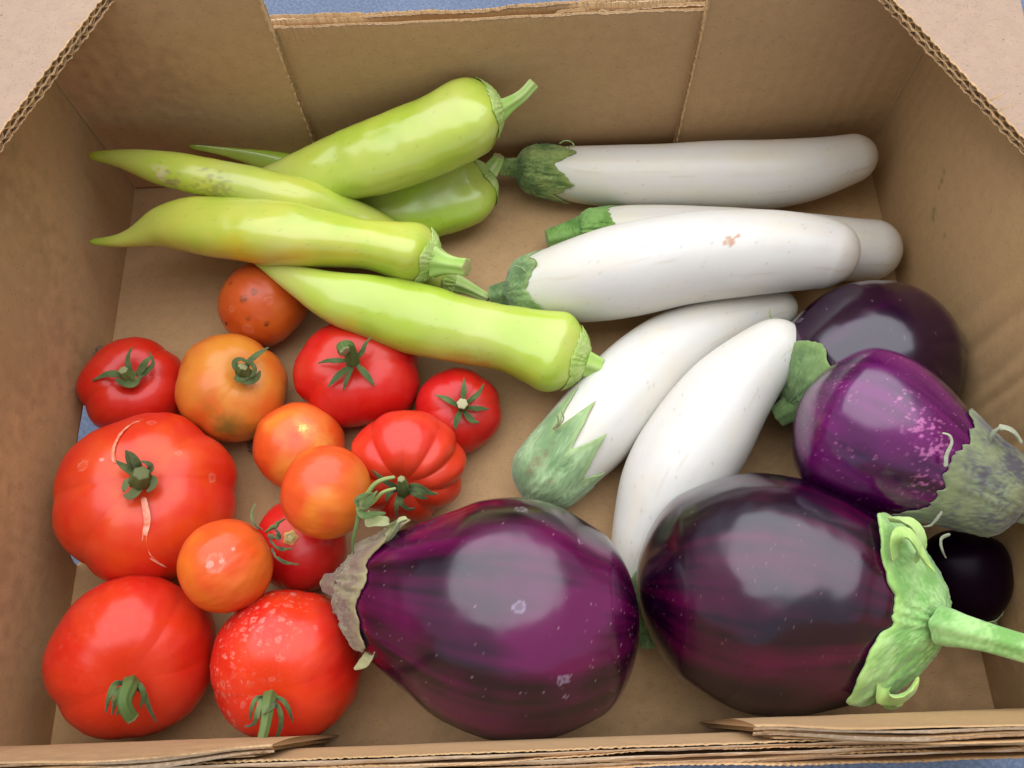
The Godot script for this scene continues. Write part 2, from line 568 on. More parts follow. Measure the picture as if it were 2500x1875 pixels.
# end wall made of sheets of paper one behind the other; dirz points out of the box
func plies(t: Node3D, called: String, z: float, dirz: float, xs: Array, h0: float, h1: float, rough: float):
	var tint := kraft_tint()
	var pale := kraft_tint(1.18)
	var offs := [0.0, 0.0026, 0.0030, 0.0058, 0.0090]
	var root: MeshInstance3D = null
	for k in 4:
		var off: float = ([0.0, 0.0027, 0.0053, 0.0082] if dirz < 0 else [0.0, 0.0021, 0.0041, 0.0060])[k]
		var drop: float = [0.0, 0.0012, 0.0004, 0.0018][k]
		var hi := func(x: float) -> float:
			var w: float = xs[0] + x
			var step := 0.0012 * smoothstep(-0.002, 0.002, w - 0.003 - 0.0015 * k) * (1.0 if k > 0 else 0.3)
			return lerpf(h0, h1, x / (xs[1] - xs[0])) - drop - (0.005 * smoothstep(0.12, 0.22, noise.get_noise_2d(w * 70.0, k * 45.0 + z * 100.0)) if k == 1 or k == 2 else 0.0) + ragged(w, k + z * 10.0, 0.6 + 0.25 * k) + step
		var bow := func(x: float, y: float) -> float:
			var w: float = x + xs[0]
			var up := smoothstep(0.075, 0.110, y)
			var d := 0.0024 * noise.get_noise_2d(w * 150.0, 40.0 * k + y * 60.0) * up
			if k == 0:
				d = washboard(y, w) * 1.2 + 0.0007 * noise.get_noise_2d(w * 25.0, y * 60.0)
			elif k == 1:
				d -= 0.0009 * smoothstep(-0.02, 0.02, w) * up
			# torn teeth along the edge; the near wall leans outward towards its top
			var tooth := absf(fposmod(w / 0.0024 + 2.6 * noise.get_noise_2d(w * 260.0, k * 19.0), 1.0) - 0.5) * 2.0
			d += smoothstep(0.099, 0.1065, y) * (0.0006 * (tooth - 0.5) * (0.3 + 1.3 * noise.get_noise_2d(w * 200.0, k * 3.0)) + 0.0003 * fine.get_noise_2d(w * 1500.0, k * 13.0))
			if dirz > 0:
				d += 0.0030 * pow(smoothstep(0.062, 0.106, y), 1.5)
			return d * dirz
		var lo := func(_x): return -0.004 if k > 0 else 0.0004
		var o := Vector3(xs[0], 0, z + dirz * off)
		var uu := Vector3(1, 0, 0)
		var mesh: ArrayMesh
		if dirz < 0:
			mesh = board(o, uu, Vector3.UP, xs[1] - xs[0], h0, 0.0006, 640, 26 if k == 0 else 14, lo, hi, func(x, y): return -bow.call(x, y), tint if k == 0 else pale, 0.5)
		else:
			var span: float = xs[1] - xs[0]
			mesh = board(Vector3(xs[1], 0, o.z), -uu, Vector3.UP, span, h0, 0.0006, 640, 26 if k == 0 else 14, lo, func(x): return hi.call(span - x), func(x, y): return -bow.call(span - x, y), tint if k == 0 else pale, 0.5)
		if root == null:
			root = part(called, mesh, kraft, t)
		else:
			part("torn_ply", mesh, kraft, root)
		if k < 3:
			var gap: float = ([0.0027, 0.0026, 0.0029] if dirz < 0 else [0.0021, 0.0020, 0.0019])[k]
			part("crushed_flute", crushed(xs[0], xs[1], z + dirz * (off + 0.0005) + (0.0029 if dirz > 0 else 0.0), z + dirz * (off + gap) + (0.0029 if dirz > 0 else 0.0), func(w): return hi.call(w - xs[0]), k + 3.0 + z, 0.75), kraft, root)

# torn medium between two liners: a crumpled sheet that slopes from one ply down to the next
func crushed(x0: float, x1: float, za: float, zb: float, top: Callable, seed_: float, deep := 1.0, lean := false) -> ArrayMesh:
	var v := PackedVector3Array()
	var col := PackedColorArray()
	var idx := PackedInt32Array()
	var n := 420
	var rows := 9
	for i in n + 1:
		var x := lerpf(x0, x1, float(i) / n)
		var h: float = top.call(x)
		var dip := deep * (0.0016 + 0.0022 * (0.5 + 0.9 * noise.get_noise_2d(x * 260.0, seed_ * 61.0)))
		var sway := clampf(0.72 + 0.5 * noise.get_noise_2d(x * 180.0, seed_ * 23.0), 0.35, 1.0)
		for j in rows:
			var q := float(j) / (rows - 1)
			var y := h - 0.0008 - dip * q * q + 0.0005 * fine.get_noise_3d(x * 900.0, q * 4.0, seed_ * 9.0)
			var z := lerpf(za, zb, q * sway) + 0.0003 * noise.get_noise_3d(x * 700.0, q * 30.0, seed_)
			if lean:
				z += 0.0050 * pow(smoothstep(0.06, 0.139, y), 1.3)
			v.append(Vector3(x, y, z))
			var g := 1.08 + 0.07 * noise.get_noise_3d(x * 2600.0, q * 8.0, seed_ * 3.0) + 0.05 * fine.get_noise_2d(x * 3000.0, q * 3.0)
			col.append(Color(kraft_in.r * g, kraft_in.g * g * 1.13, kraft_in.b * g * 1.5))
	for i in n:
		for j in rows - 1:
			var a := i * rows + j
			if zb > za:
				idx.append_array([a, a + rows, a + 1, a + 1, a + rows, a + rows + 1])
			else:
				idx.append_array([a, a + 1, a + rows, a + 1, a + rows + 1, a + rows])
	return finish(v, col, idx, BOX)

# the corrugation seen on a cut edge: liners with a waved sheet between; e runs along the edge, d is the board's thickness direction, out is the way the edge faces
func flutes(from: Vector3, e: Vector3, long: float, d: Vector3, out: Vector3, layers: int, height: float, pitch: float, deep: float) -> ArrayMesh:
	var v := PackedVector3Array()
	var col := PackedColorArray()
	var idx := PackedInt32Array()
	var n := int(long / pitch * 14.0)
	var sheets := layers * 2 + 1
	for k in sheets:
		var wave := k % 2 == 1
		var base_y := height * (k / 2 + (0.5 if wave else 0.0))
		for i in n + 1:
			var x := long * i / n
			var ph := x / pitch * TAU + k * 1.3 + 2.4 * noise.get_noise_2d(x * 250.0, k * 50.0)
			var y := base_y
			if wave:
				y += height * 0.44 * sin(ph) * (0.85 + 0.3 * noise.get_noise_2d(x * 600.0, k * 90.0))
			else:
				y += 0.0005 * noise.get_noise_2d(x * 500.0, k * 33.0) + 0.00025 * sin(x / pitch * TAU)
			var th := 0.00026
			var rag := 0.0005 * fine.get_noise_2d(x * 1400.0, k * 17.0) + 0.0005 * noise.get_noise_2d(x * 400.0, k * 7.0)
			var lift: float = rag - (0.0004 if wave else 0.0)
			var g := (1.15 if not wave else 0.95) * (1.0 + 0.2 * noise.get_noise_2d(x * 900.0, k * 5.0))
			var dp := deep if wave or layers == 1 else 0.0006
			for c in [[dp, -th], [-lift, -th], [-lift, th], [dp, th]]:
				v.append(from + e * x + d * (y + c[1]) - out * c[0] + d * 0.0)
				col.append(Color(kraft_in.r * g, kraft_in.g * g, kraft_in.b * g))
	for k in sheets:
		for i in n:
			var a := (k * (n + 1) + i) * 4
			for q in 3:
				idx.append_array([a + q, a + q + 1, a + q + 4, a + q + 1, a + q + 5, a + q + 4])
	return finish(v, col, idx, BOX, true)

func flap_edge(t: Node3D, from: Vector3, e: Vector3, long: float, d: Vector3, out: Vector3):
	part("flap_edge", flutes(from - d * 0.0022, e, long, d, -out, 1, 0.0042, 0.0062, 0.001), kraft_edge, t)

func front_flap(t: Node3D, s: float, x0: float):
	var root: MeshInstance3D = null
	for k in 3:
		var off: float = [0.0046, 0.0027, 0.0006][k]
		var hi := func(x: float) -> float:
			# x measured from the inner, torn end towards the side wall
			var rise := smoothstep(0.0, 0.042, x - 0.002 * k)
			return 0.1045 + 0.034 * rise + ragged(x * s, k + 5.0, 1.3) - 0.001 * k
		var span := HW - x0 - 0.003 * k
		var zz := DEPTH - 0.0004 - off
		var o := Vector3(s * HW, 0.0006, zz)
		var mesh: ArrayMesh
		var rel := func(x, y): return washboard(x, y) * 0.6 + 0.0008 * noise.get_noise_2d(x * 200.0 + 30.0 * k, y * 80.0) - 0.0050 * pow(smoothstep(0.06, 0.139, y), 1.3)
		if s > 0:
			mesh = board(Vector3(HW, 0.0006, zz), Vector3(-1, 0, 0), Vector3.UP, span, 0.14, 0.0006, 120, 40, func(_x): return 0.0, func(x): return hi.call(span - x), rel, kraft_tint(1.0 + 0.08 * k))
		else:
			mesh = board(Vector3(-HW + span, 0.0006, zz), Vector3(-1, 0, 0), Vector3.UP, span, 0.14, 0.0006, 120, 40, func(_x): return 0.0, func(x): return hi.call(x), rel, kraft_tint(1.0 + 0.08 * k))
		if root == null:
			root = part("corner_flap", mesh, kraft, t)
		else:
			part("torn_ply", mesh, kraft, root)
		if k < 2:
			part("crushed_flute", crushed(minf(s * x0, s * HW), maxf(s * x0, s * HW), zz + 0.0005, DEPTH - 0.0004 - [0.0027, 0.0006][k], func(w): return hi.call(absf(w) - x0), k + 11.0 + s, 0.4, true), kraft, root)

# level corner piece on top of the walls; its slanted cut edge shows the flutes
func gusset(t: Node3D, s: float, a: Vector3, b: Vector3):
	var corner := Vector3(s * HW, a.y, 0)
	var th := 0.0052
	var e := (b - a).normalized()
	var out := e.cross(Vector3.UP) * (1.0 if s < 0 else -1.0)
	if out.dot(corner - a) > 0:
		out = -out
	var long := a.distance_to(b)
	var v := PackedVector3Array()
	var col := PackedColorArray()
	var idx := PackedInt32Array()
	var tint := func(p: Vector3) -> Color:
		var k := 1.0 + 0.05 * noise.get_noise_3dv(p * 130.0) + 0.03 * noise.get_noise_3dv(p * 500.0)
		return Color(0.44 * k, 0.305 * k, 0.21 * k)
	# a top sheet and a bottom sheet as fine grids that narrow to the corner post
	var far_a := corner + (a - corner) * 1.0
	for sheet in 2:
		for i in 81:
			for j in 41:
				var p := a.lerp(b, i / 80.0).lerp(corner - out * 0.012, j / 40.0)
				p.y += (0.0 if sheet == 0 else -th) + 0.0006 * noise.get_noise_2d(p.x * 120.0, p.z * 120.0) * (j / 40.0)
				v.append(p)
				col.append(tint.call(p))
		for i in 80:
			for j in 40:
				var q := sheet * 81 * 41 + i * 41 + j
				if s < 0:
					idx.append_array([q, q + 1, q + 41, q + 1, q + 42, q + 41])
				else:
					idx.append_array([q, q + 41, q + 1, q + 1, q + 41, q + 42])
	var g := part("corner_gusset", finish(v, col, idx, BOX), kraft, t)
	part("corrugated_edge", flutes(a - Vector3(0, th, 0) + out * 0.0006, e, long, Vector3.UP, out, 2, th / 2.0, 0.0056, 0.007), kraft_edge, g)

# =============================================================== tomatoes
func axes(a: Vector3) -> Basis:
	var x := a.cross(Vector3(0.31, 0.2, 0.93)).normalized()
	return Basis(x, a, x.cross(a))

func sepal_color(tone := 1.0, dry := 0.0) -> Callable:
	return func(p: Vector3, u: float, _a: float) -> Color:
		var n := noise.get_noise_3dv(p * 1300.0)
		var g := Color(0.055, 0.092, 0.026) * tone
		g = g.lerp(Color(0.12, 0.165, 0.055) * tone, clampf(0.35 + n, 0, 1))
		g = g.lerp(Color(0.14, 0.10, 0.045), clampf(dry + maxf(u - 0.75, 0.0) * 2.0 * (0.5 + n), 0, 1))
		return g

func tomato(label: String, spec: Array, axis: Vector3, k: float, o: Dictionary) -> Node3D:
	var C := Vector3(spec[0], spec[1], spec[2]) * MM
	var R: float = spec[3] * MM
	var t := thing("tomato", label, "tomato", Vector3(C.x, C.y - R * k, C.z), "tomatoes in the left half of the box")
	var bs := axes(axis)
	var lob: int = o.get("lobes", 5)
	var amp: float = o.get("amp", 0.02)
	var dim: float = o.get("dimple", 0.10)
	var ph: float = o.get("phase", 0.7)
	var crk: Array = o.get("grooves", [])
	var stretch: Vector3 = o.get("stretch", Vector3.ZERO)
	var f := func(u: float, w: float) -> Vector3:
		var th := u * PI
		var a := w * TAU
		var sn := sin(th)
		var rad := R * pow(sn, 0.94)
		var wob := 1.0
		if lob > 0:
			var c := absf(cos(lob * 0.5 * a + ph + 0.5 * sin(a * 2.0 + ph)))
			var mask := 1.0
			if o.has("dome"):
				var dv := bs * Vector3(cos(a) * sn, cos(th), sin(a) * sn)
				mask = 1.0 - 0.93 * exp(-pow(dv.angle_to(o.dome) / 0.95, 4.0))
			wob += mask * amp * (c - 0.72) * 1.6 * (0.35 + 0.65 * pow(maxf(cos(th * 0.5), 0.0), 1.5))
		wob += 0.035 * noise.get_noise_3d(sin(a) * 25.0 + spec[0], cos(a) * 25.0 + spec[2], th * 14.0)
		rad *= wob
		var y := R * k * cos(th)
		var q := rad / (R * 0.36)
		y -= R * dim * exp(-q * q) * (1.0 if th < 1.5 else -0.25) * (wob if lob == 0 else 1.0)
		var p := C + bs * Vector3(cos(a) * rad, y, sin(a) * rad)
		if stretch != Vector3.ZERO:
			var d := p - C
			p += stretch.normalized() * d.dot(stretch.normalized()) * stretch.length()
		for g in crk:
			var dd := p.distance_to(Vector3(g[0], g[1], g[2]) * MM)
			p -= (p - C).normalized() * g[4] * MM * exp(-dd * dd / pow(g[3] * MM, 2.0))
		return p
	var base: Color = o.get("base", Color(0.62, 0.022, 0.010))
	var tint2: Color = o.get("tint", Color(0.70, 0.07, 0.012))
	var shoulder: Color = o.get("shoulder", tint2)
	var sh_w: float = o.get("shoulder_w", 0.25)
	var bloom: float = o.get("bloom", 0.07)
	var rings: float = o.get("rings", 0.0)
	var ring_dir: Vector3 = o.get("ring_dir", Vector3(-1, 0, 0))
	var spots: Array = o.get("spots", [])
	var patch: Array = o.get("patch", [])
	var col := func(p: Vector3, u: float, _w: float) -> Color:
		var q := p * 1000.0
		var n := noise.get_noise_3dv(q * 0.9)
		var c := base.lerp(tint2, clampf(0.4 + noise.get_noise_3dv(q * 0.45 + Vector3(7, 0, 70)) * 2.4 + n * 0.6, 0, 1))
		c = c.lerp(shoulder, clampf(exp(-pow(u / sh_w, 2.0)) * (0.75 + n), 0, 1))
		for g in patch:
			var pd: float = p.distance_to(Vector3(g[0], g[1], g[2]) * MM) / (g[3] * MM)
			c = c.lerp(g[4], clampf(1.25 - pd + 0.8 * n + 0.35 * fine.get_noise_3dv(q * 0.8), 0, 1) * g[5])
		# dried water marks and dust
		var d := cells.get_noise_3dv(q)
		var cv := cell_id.get_noise_3dv(q)
		var f2 := fine.get_noise_3dv(q * 1.7)
		var dust := clampf(bloom * (0.2 + 0.7 * noise.get_noise_3dv(q * 0.8 + Vector3(99, 0, 0))) + (0.18 if f2 > 0.52 else 0.0) * bloom * 3.0, 0, 0.5)
		if rings > 0.0:
			var side: float = clampf(((p - C) / R).dot(ring_dir) * 1.5 + 0.25 + noise.get_noise_3dv(q * 1.2) * 0.8, 0, 1)
			var on := 1.0 if cv > 0.15 else (0.35 if cv > -0.25 else 0.0)
			var rim := smoothstep(-0.78, -0.70, d) * (1.0 - smoothstep(-0.62, -0.50, d))
			dust = maxf(dust, rings * side * on * (rim * 0.85 + (0.32 if d > -0.62 else 0.0) * (0.7 + f2)))
		c = c.lerp(Color(0.72, 0.33, 0.26), dust)
		for s in spots:
			var sd: float = p.distance_to(Vector3(s[0], s[1], s[2]) * MM) / (s[3] * MM) + 0.25 * f2
			if sd < 1.0:
				if s[4] == 1:
					c = c.lerp(Color(0.30, 0.085, 0.025), 0.75 if sd > 0.25 else 0.9)
					if f2 > 0.25:
						c = c.lerp(Color(0.05, 0.02, 0.01), 0.7)
				elif s[4] == 2:
					c = c.lerp(Color(0.78, 0.34, 0.22), 0.32 if sd > 0.72 else 0.10)
				elif s[4] == 3:
					c = Color(0.05, 0.03, 0.02)
				else:
					c = c.lerp(Color(0.80, 0.55, 0.46), 0.5)
		return Color(c.r * 0.94, c.g * 0.82, c.b * 0.8)
	var nv: int = o.get("nv", 190)
	part("fruit", wrapped(int(nv * 0.68), nv, f, col, t.position), skins.tomato, t)
	var dry: float = o.get("dry", 0.0)
	for s in o.get("sepals", []):
		part("sepal", strip(s, 0.45, C, sepal_color(o.get("green", 1.0), dry), t.position), skins.calyx, t)
	if o.has("stem"):
		var st_col := func(p: Vector3, u: float, _a: float) -> Color:
			var n := noise.get_noise_3dv(p * 900.0)
			var c := Color(0.07, 0.12, 0.03).lerp(Color(0.15, 0.20, 0.065), clampf(0.4 + n, 0, 1)).lerp(Color(0.15, 0.11, 0.05), dry)
			return c.lerp(o.get("cut", Color(0.24, 0.24, 0.11)), smoothstep(0.93, 0.97, u))
		part("stem", stem_mesh(o.stem, 0.08, st_col, t.position), skins.stem, t)
	for s in o.get("cracks", []):
		var cc := func(p: Vector3, u: float, a: float) -> Color:
			var n := fine.get_noise_3dv(p * 1200.0)
			return Color(0.78, 0.42, 0.30).lerp(Color(0.72, 0.16, 0.07), clampf((0.55 if s == o.cracks[0] else 0.2) + n + absf(cos(a)) * 0.3 + u * 0.35, 0, 1))
		part("crack_scar", strip(s, 0.22, C, cc, t.position), skins.calyx, t)
	if o.has("scar"):
		var s: Array = o.scar[0]
		var P := Vector3(s[0], s[1], s[2]) * MM
		var n := (P - C).normalized()
		var r: float = s[3] * MM
		var bq := axes(n)
		var ff := func(u: float, w: float) -> Vector3:
			var rr := r * (u if u < 0.98 else 1.0) * (1.0 + 0.12 * sin(w * TAU * 5.0))
			return P + bq * Vector3(cos(w * TAU) * rr, r * (0.10 - 0.35 * u * u + 0.14 * exp(-pow((u - 0.55) / 0.12, 2.0))), sin(w * TAU) * rr)
		var fc := func(p: Vector3, u: float, w: float) -> Color:
			var c0: Color = o.get("scar_color", Color(0.55, 0.42, 0.16))
			return c0.lerp(Color(0.75, 0.30, 0.05), smoothstep(0.65, 1.0, u)).darkened(0.35 if absf(u - 0.38) < 0.08 else 0.0)
		part("stem_scar", wrapped(18, 30, ff, fc, t.position), skins.stem, t)
	return t

func make_tomatoes():
	var red := Color(0.60, 0.016, 0.008)
	var warm := Color(0.68, 0.050, 0.012)
	var orange := Color(0.72, 0.145, 0.022)
	tomato("small orange tomato with brown pitted spots lying under the tip of a green pepper", [-123.4, 19.5, 92.8, 23.43], Vector3(0.666, -0.467, 0.582), 0.92, {"base": Color(0.55, 0.10, 0.018), "tint": Color(0.62, 0.16, 0.02), "lobes": 0, "dimple": 0.04, "spots": [[-121.1, 42, 98.4, 1.96, 1], [-126.4, 40.9, 101.4, 2.12, 1], [-133.4, 36.9, 104.4, 1.81, 2], [-125.1, 35.8, 109.6, 1.15, 1], [-114.7, 39.2, 102, 2.13, 2], [-134.2, 38.9, 91.6, 1.16, 1], [-138.9, 28.3, 107.8, 1, 3], [-141.2, 27, 105.6, 0.67, 3], [-126.3, 31, 112.9, 2.97, 2], [-116.9, 32.4, 110.9, 1.65, 1]], "nv": 170})
	tomato("red tomato with upcurled sepals against the left wall beside the hand hole", [-185, 20, 136.7, 25.12], Vector3(0.343, 0.938, 0.037), 0.8, {"base": red, "tint": Color(0.62, 0.03, 0.012), "lobes": 5, "amp": 0.06, "dimple": 0.22, "sepals": [[[-178.7, 39.7, 140, 0.88], [-183.1, 42.6, 139.3, 1.75], [-187.6, 43.1, 139.4, 1.46], [-195.7, 40.3, 141.3, 0.23]], [[-177.4, 39.4, 139.1, 1.17], [-178, 42.2, 135.9, 1.46], [-177.9, 44.5, 131.8, 0.99], [-175.9, 45.5, 126.7, 0.29]], [[-175.4, 38.5, 138.8, 1.18], [-172.1, 40.6, 135.5, 1.76], [-169.9, 42, 132.8, 1.29], [-167.1, 40.8, 129.8, 0.24]], [[-174.7, 38.1, 139.5, 1.18], [-170.2, 38.5, 136, 1.3], [-167.3, 40.4, 133.1, 0.88], [-169, 43.6, 128.3, 0.23]], [[-183.7, 42.4, 141.7, 0.41], [-180, 41.3, 143.2, 1.75], [-176.2, 39.1, 143.3, 1.76], [-173.1, 38.3, 138.8, 0.47]]], "stem": [[-178.4, 38.8, 139.6, 3.65], [-178.8, 42.4, 139.4, 2.68], [-179, 45.8, 138.4, 2.19]], "bloom": 0.07})
	tomato("orange tomato with green-streaked shoulder and a knotted dark calyx", [-134.8, 22, 140.4, 26.95], Vector3(0.562, 0.827, -0.030), 0.86, {"base": Color(0.66, 0.15, 0.025), "tint": Color(0.66, 0.22, 0.03), "shoulder": Color(0.66, 0.28, 0.035), "shoulder_w": 0.4, "lobes": 4, "amp": 0.05, "dimple": 0.14, "sepals": [[[-121.4, 43, 141.5, 0.87], [-120.3, 44.1, 136.9, 1.34], [-116.4, 42.3, 132, 1.35], [-112.6, 39.1, 127.1, 0.24]], [[-121.7, 43.2, 141.6, 0.87], [-124.2, 47.5, 142, 1.43], [-124.7, 49.5, 138.2, 1.43], [-120.5, 48.3, 137, 0.58]], [[-124.4, 46.3, 145.3, 0.57], [-120.4, 43.8, 146.6, 1.73], [-116.6, 41.4, 143.6, 1.63], [-115.2, 41.4, 139.9, 0.35]], [[-121.7, 43.1, 142.4, 0.87], [-124.4, 46.3, 145.3, 1.43], [-123, 45.4, 146.7, 1.26], [-118.9, 44.1, 144.7, 0.29]], [[-121.7, 49.1, 138.2, 0.57], [-118.4, 47.1, 138.3, 1.15], [-116.5, 44.8, 141.7, 1.15], [-118.6, 44.9, 145, 0.29]]], "stem": [[-122.3, 41.5, 141.7, 3.93], [-122.3, 46.5, 141.7, 2.8], [-120.9, 48.7, 140.6, 2.32]], "dry": 0.15, "patch": [[-139.4, 41.6, 151.9, 4.76, Color(0.34, 0.30, 0.05), 0.6], [-134, 31.8, 161.9, 7.45, Color(0.17, 0.18, 0.03), 0.85], [-125.4, 21.1, 162.8, 6.73, Color(0.30, 0.22, 0.03), 0.7], [-138.4, 39, 156, 4.34, Color(0.22, 0.20, 0.03), 0.7], [-123.6, 40.4, 148.8, 10.87, Color(0.72, 0.33, 0.06), 0.5], [-122.3, 110.3, 162, 7.21, Color(0.64, 0.06, 0.015), 0.6]]})
	tomato("wide red tomato with a five-pointed star calyx and bent stem, beneath the long lower pepper", [-73.5, 20, 135, 27.14], Vector3(0.072, 0.989, 0.126), 0.8, {"base": Color(0.60, 0.013, 0.013), "tint": Color(0.60, 0.03, 0.012), "lobes": 5, "amp": 0.06, "dimple": 0.16, "stretch": Vector3(0.16, 0, 0.02), "sepals": [[[-72.8, 42.4, 137.6, 0.58], [-78, 43.8, 138, 1.33], [-82.7, 43.9, 137.8, 0.99], [-88.3, 41.2, 137.8, 0.18]], [[-71.7, 41.9, 140, 0.87], [-77, 42.1, 144.1, 1.62], [-79.8, 41.4, 146.6, 1.27], [-83.3, 39.3, 149.5, 0.23]], [[-71.3, 41.7, 140.8, 0.76], [-73.5, 41.7, 145.8, 1.1], [-74.7, 40.9, 148.8, 0.87], [-75.8, 39.4, 151.7, 0.17]], [[-69.7, 41.8, 139.2, 0.87], [-65.8, 41.3, 143.5, 1.62], [-63.5, 40.1, 146.5, 1.28], [-61.5, 37.9, 149.5, 0.23]], [[-70.1, 42.2, 136.8, 0.76], [-66.5, 45, 134.8, 1.28], [-64.6, 47.1, 131.5, 0.87], [-61.6, 47.7, 128.1, 0.17]]], "stem": [[-71.4, 41.4, 137.7, 3.62], [-71.3, 46.4, 136.5, 3.12], [-71.5, 51.4, 134.4, 2.78], [-74, 53.8, 135.8, 2.76], [-72, 54.3, 138.7, 2.75]], "nv": 200})
	tomato("small deep red tomato with a six-pointed star calyx and a pale cut stem", [-23.8, 16.5, 155.6, 21.36], Vector3(0.187, 0.956, 0.225), 0.82, {"base": Color(0.56, 0.012, 0.013), "tint": Color(0.56, 0.022, 0.012), "lobes": 6, "amp": 0.04, "dimple": 0.12, "sepals": [[[-20.2, 34.3, 158, 0.87], [-19.6, 36.3, 153.8, 1.45], [-19.3, 36.9, 150.6, 1.05], [-19.3, 37.1, 146.5, 0.17]], [[-18.7, 33.9, 158.7, 0.87], [-15.4, 35.8, 156.7, 1.27], [-12.2, 36.4, 154.2, 0.99], [-9.8, 37, 149.8, 0.17]], [[-18.4, 33.4, 160.3, 0.87], [-14.1, 33, 161, 1.33], [-11.4, 32.2, 160.6, 0.99], [-8.1, 30, 160.5, 0.18]], [[-19.6, 33.3, 161.8, 0.87], [-17.3, 32.6, 165.4, 1.62], [-15.1, 31.5, 166.8, 1.04], [-12.8, 30.2, 167, 0.23]], [[-21.1, 33.6, 161.9, 0.87], [-22.9, 33.7, 165.6, 1.56], [-23.8, 32.9, 168.2, 1.15], [-24.2, 31.5, 170.3, 0.23]], [[-21.8, 34.2, 160, 0.87], [-26.3, 36.2, 157.6, 1.45], [-29.4, 36.5, 155.9, 1.04], [-33.4, 35.7, 154.3, 0.17]]], "cut": Color(0.40, 0.36, 0.20), "stem": [[-20.3, 33.2, 159.4, 2.83], [-20.2, 36.5, 160.1, 2.65], [-20, 39.7, 160.6, 2.63]]})
	tomato("small orange tomato with a pale yellow star-shaped scar, tucked under another orange one", [-100.2, 19.5, 171.5, 21.86], Vector3(0.330, 0.938, -0.102), 0.9, {"base": Color(0.70, 0.09, 0.018), "tint": Color(0.74, 0.24, 0.03), "lobes": 3, "amp": 0.015, "dimple": 0.02, "bloom": 0.1, "scar": [[-93.9, 37.9, 168.8, 2.63]], "scar_color": Color(0.85, 0.60, 0.20), "patch": [[-84.9, 32.6, 174.3, 7.77, Color(0.78, 0.38, 0.06), 0.6], [-108.7, 36.6, 164.8, 5.19, Color(0.78, 0.36, 0.05), 0.4], [-93.8, 38.4, 168.9, 5.14, Color(0.85, 0.50, 0.10), 0.75]]})
	var t7 := tomato("round smooth orange tomato lying on top of its neighbours, green vine stem at its right", [-77, 58, 205.2, 19.9], Vector3(0.948, -0.235, 0.215), 0.95, {"base": Color(0.70, 0.095, 0.018), "tint": Color(0.74, 0.22, 0.025), "lobes": 3, "amp": 0.015, "dimple": 0.04, "bloom": 0.07})
	for s in [[[-59.5, 74, 216.6, 0.94], [-60.4, 72, 220.9, 0.81], [-63, 68, 229, 0.61], [-63.1, 64, 233.8, 0.2]], [[-59.3, 75, 216.2, 1.07], [-56.4, 78, 217, 1.59], [-54.4, 80, 214.9, 1.19], [-51.1, 80, 211.6, 0.33]], [[-59.8, 74, 217.9, 1.07], [-57.7, 74, 220.1, 1.61], [-54, 74, 219.5, 1.21], [-49, 72, 218.9, 0.47]], [[-59.4, 76, 216.4, 0.87], [-60.1, 78, 214.8, 1.07], [-57.4, 80, 213.4, 0.93], [-52.8, 82, 212.8, 0.2]]]:
		part("sepal", strip(s, 0.5, t7.position, sepal_color(1.5), t7.position), skins.calyx, t7)
	var vine_col := func(p: Vector3, u: float, _a: float) -> Color:
		return Color(0.20, 0.26, 0.07).lerp(Color(0.30, 0.36, 0.13), clampf(0.5 + noise.get_noise_3dv(p * 900.0), 0, 1))
	for s in [[[-60.2, 72, 218.1, 1.08], [-59.3, 75, 216.2, 1.14], [-55.5, 78, 212.3, 1.07], [-52.5, 80, 208.8, 0.87], [-48.6, 80, 206.9, 0.8], [-44.4, 79, 206, 0.6]], [[-59, 73, 217.7, 0.87], [-53.8, 76, 215.3, 0.8], [-49.3, 79, 212.1, 0.73], [-43.8, 80, 210.9, 0.53]]]:
		part("stem", stem_mesh(s, 0.08, vine_col, t7.position), skins.stem, t7)
	tomato("heavily ribbed red tomato with deep folds and a dark drooping calyx", [-47.4, 25, 184.8, 26.95], Vector3(0.011, 0.692, 0.722), 0.84, {"base": Color(0.64, 0.030, 0.014), "tint": Color(0.66, 0.05, 0.016), "lobes": 10, "amp": 0.11, "dimple": 0.22, "phase": 0.3, "dome": Vector3(0.12, 0.75, -0.65).normalized(), "sepals": [[[-46.9, 41.5, 201.5, 0.82], [-50.2, 46.8, 200.5, 1.35], [-54.3, 50.8, 198.5, 1.18], [-58.6, 53.8, 195, 0.27]], [[-45.3, 42.5, 200.3, 0.82], [-40.4, 45.9, 200.7, 1.63], [-35.7, 42.1, 202.9, 1.37], [-31.1, 40.4, 203.3, 0.22]], [[-46.7, 40.2, 202.7, 0.82], [-47.6, 41.8, 206.9, 1.2], [-44.2, 39.3, 209.6, 0.93], [-41.3, 41.9, 209.4, 0.22]], [[-48.6, 40.3, 202.6, 0.82], [-49.4, 41.8, 206.8, 1.09], [-50, 39, 209.8, 0.82], [-50.3, 35.8, 211.7, 0.22]], [[-48.4, 41.5, 201.5, 0.82], [-51, 46.1, 202.6, 1.35], [-52.8, 46.1, 204.7, 1.08], [-53.9, 43.5, 207, 0.27]], [[-44.5, 42.8, 201.2, 0.82], [-41.3, 44.8, 203.4, 1.63], [-38.5, 43.9, 204.8, 1.36], [-35.8, 41.6, 205.8, 0.27]]], "stem": [[-46.8, 39.9, 201.9, 2.97], [-45.9, 48.5, 201.2, 2.62], [-45.7, 54.8, 199.6, 1.58]], "nv": 230, "green": 0.9})
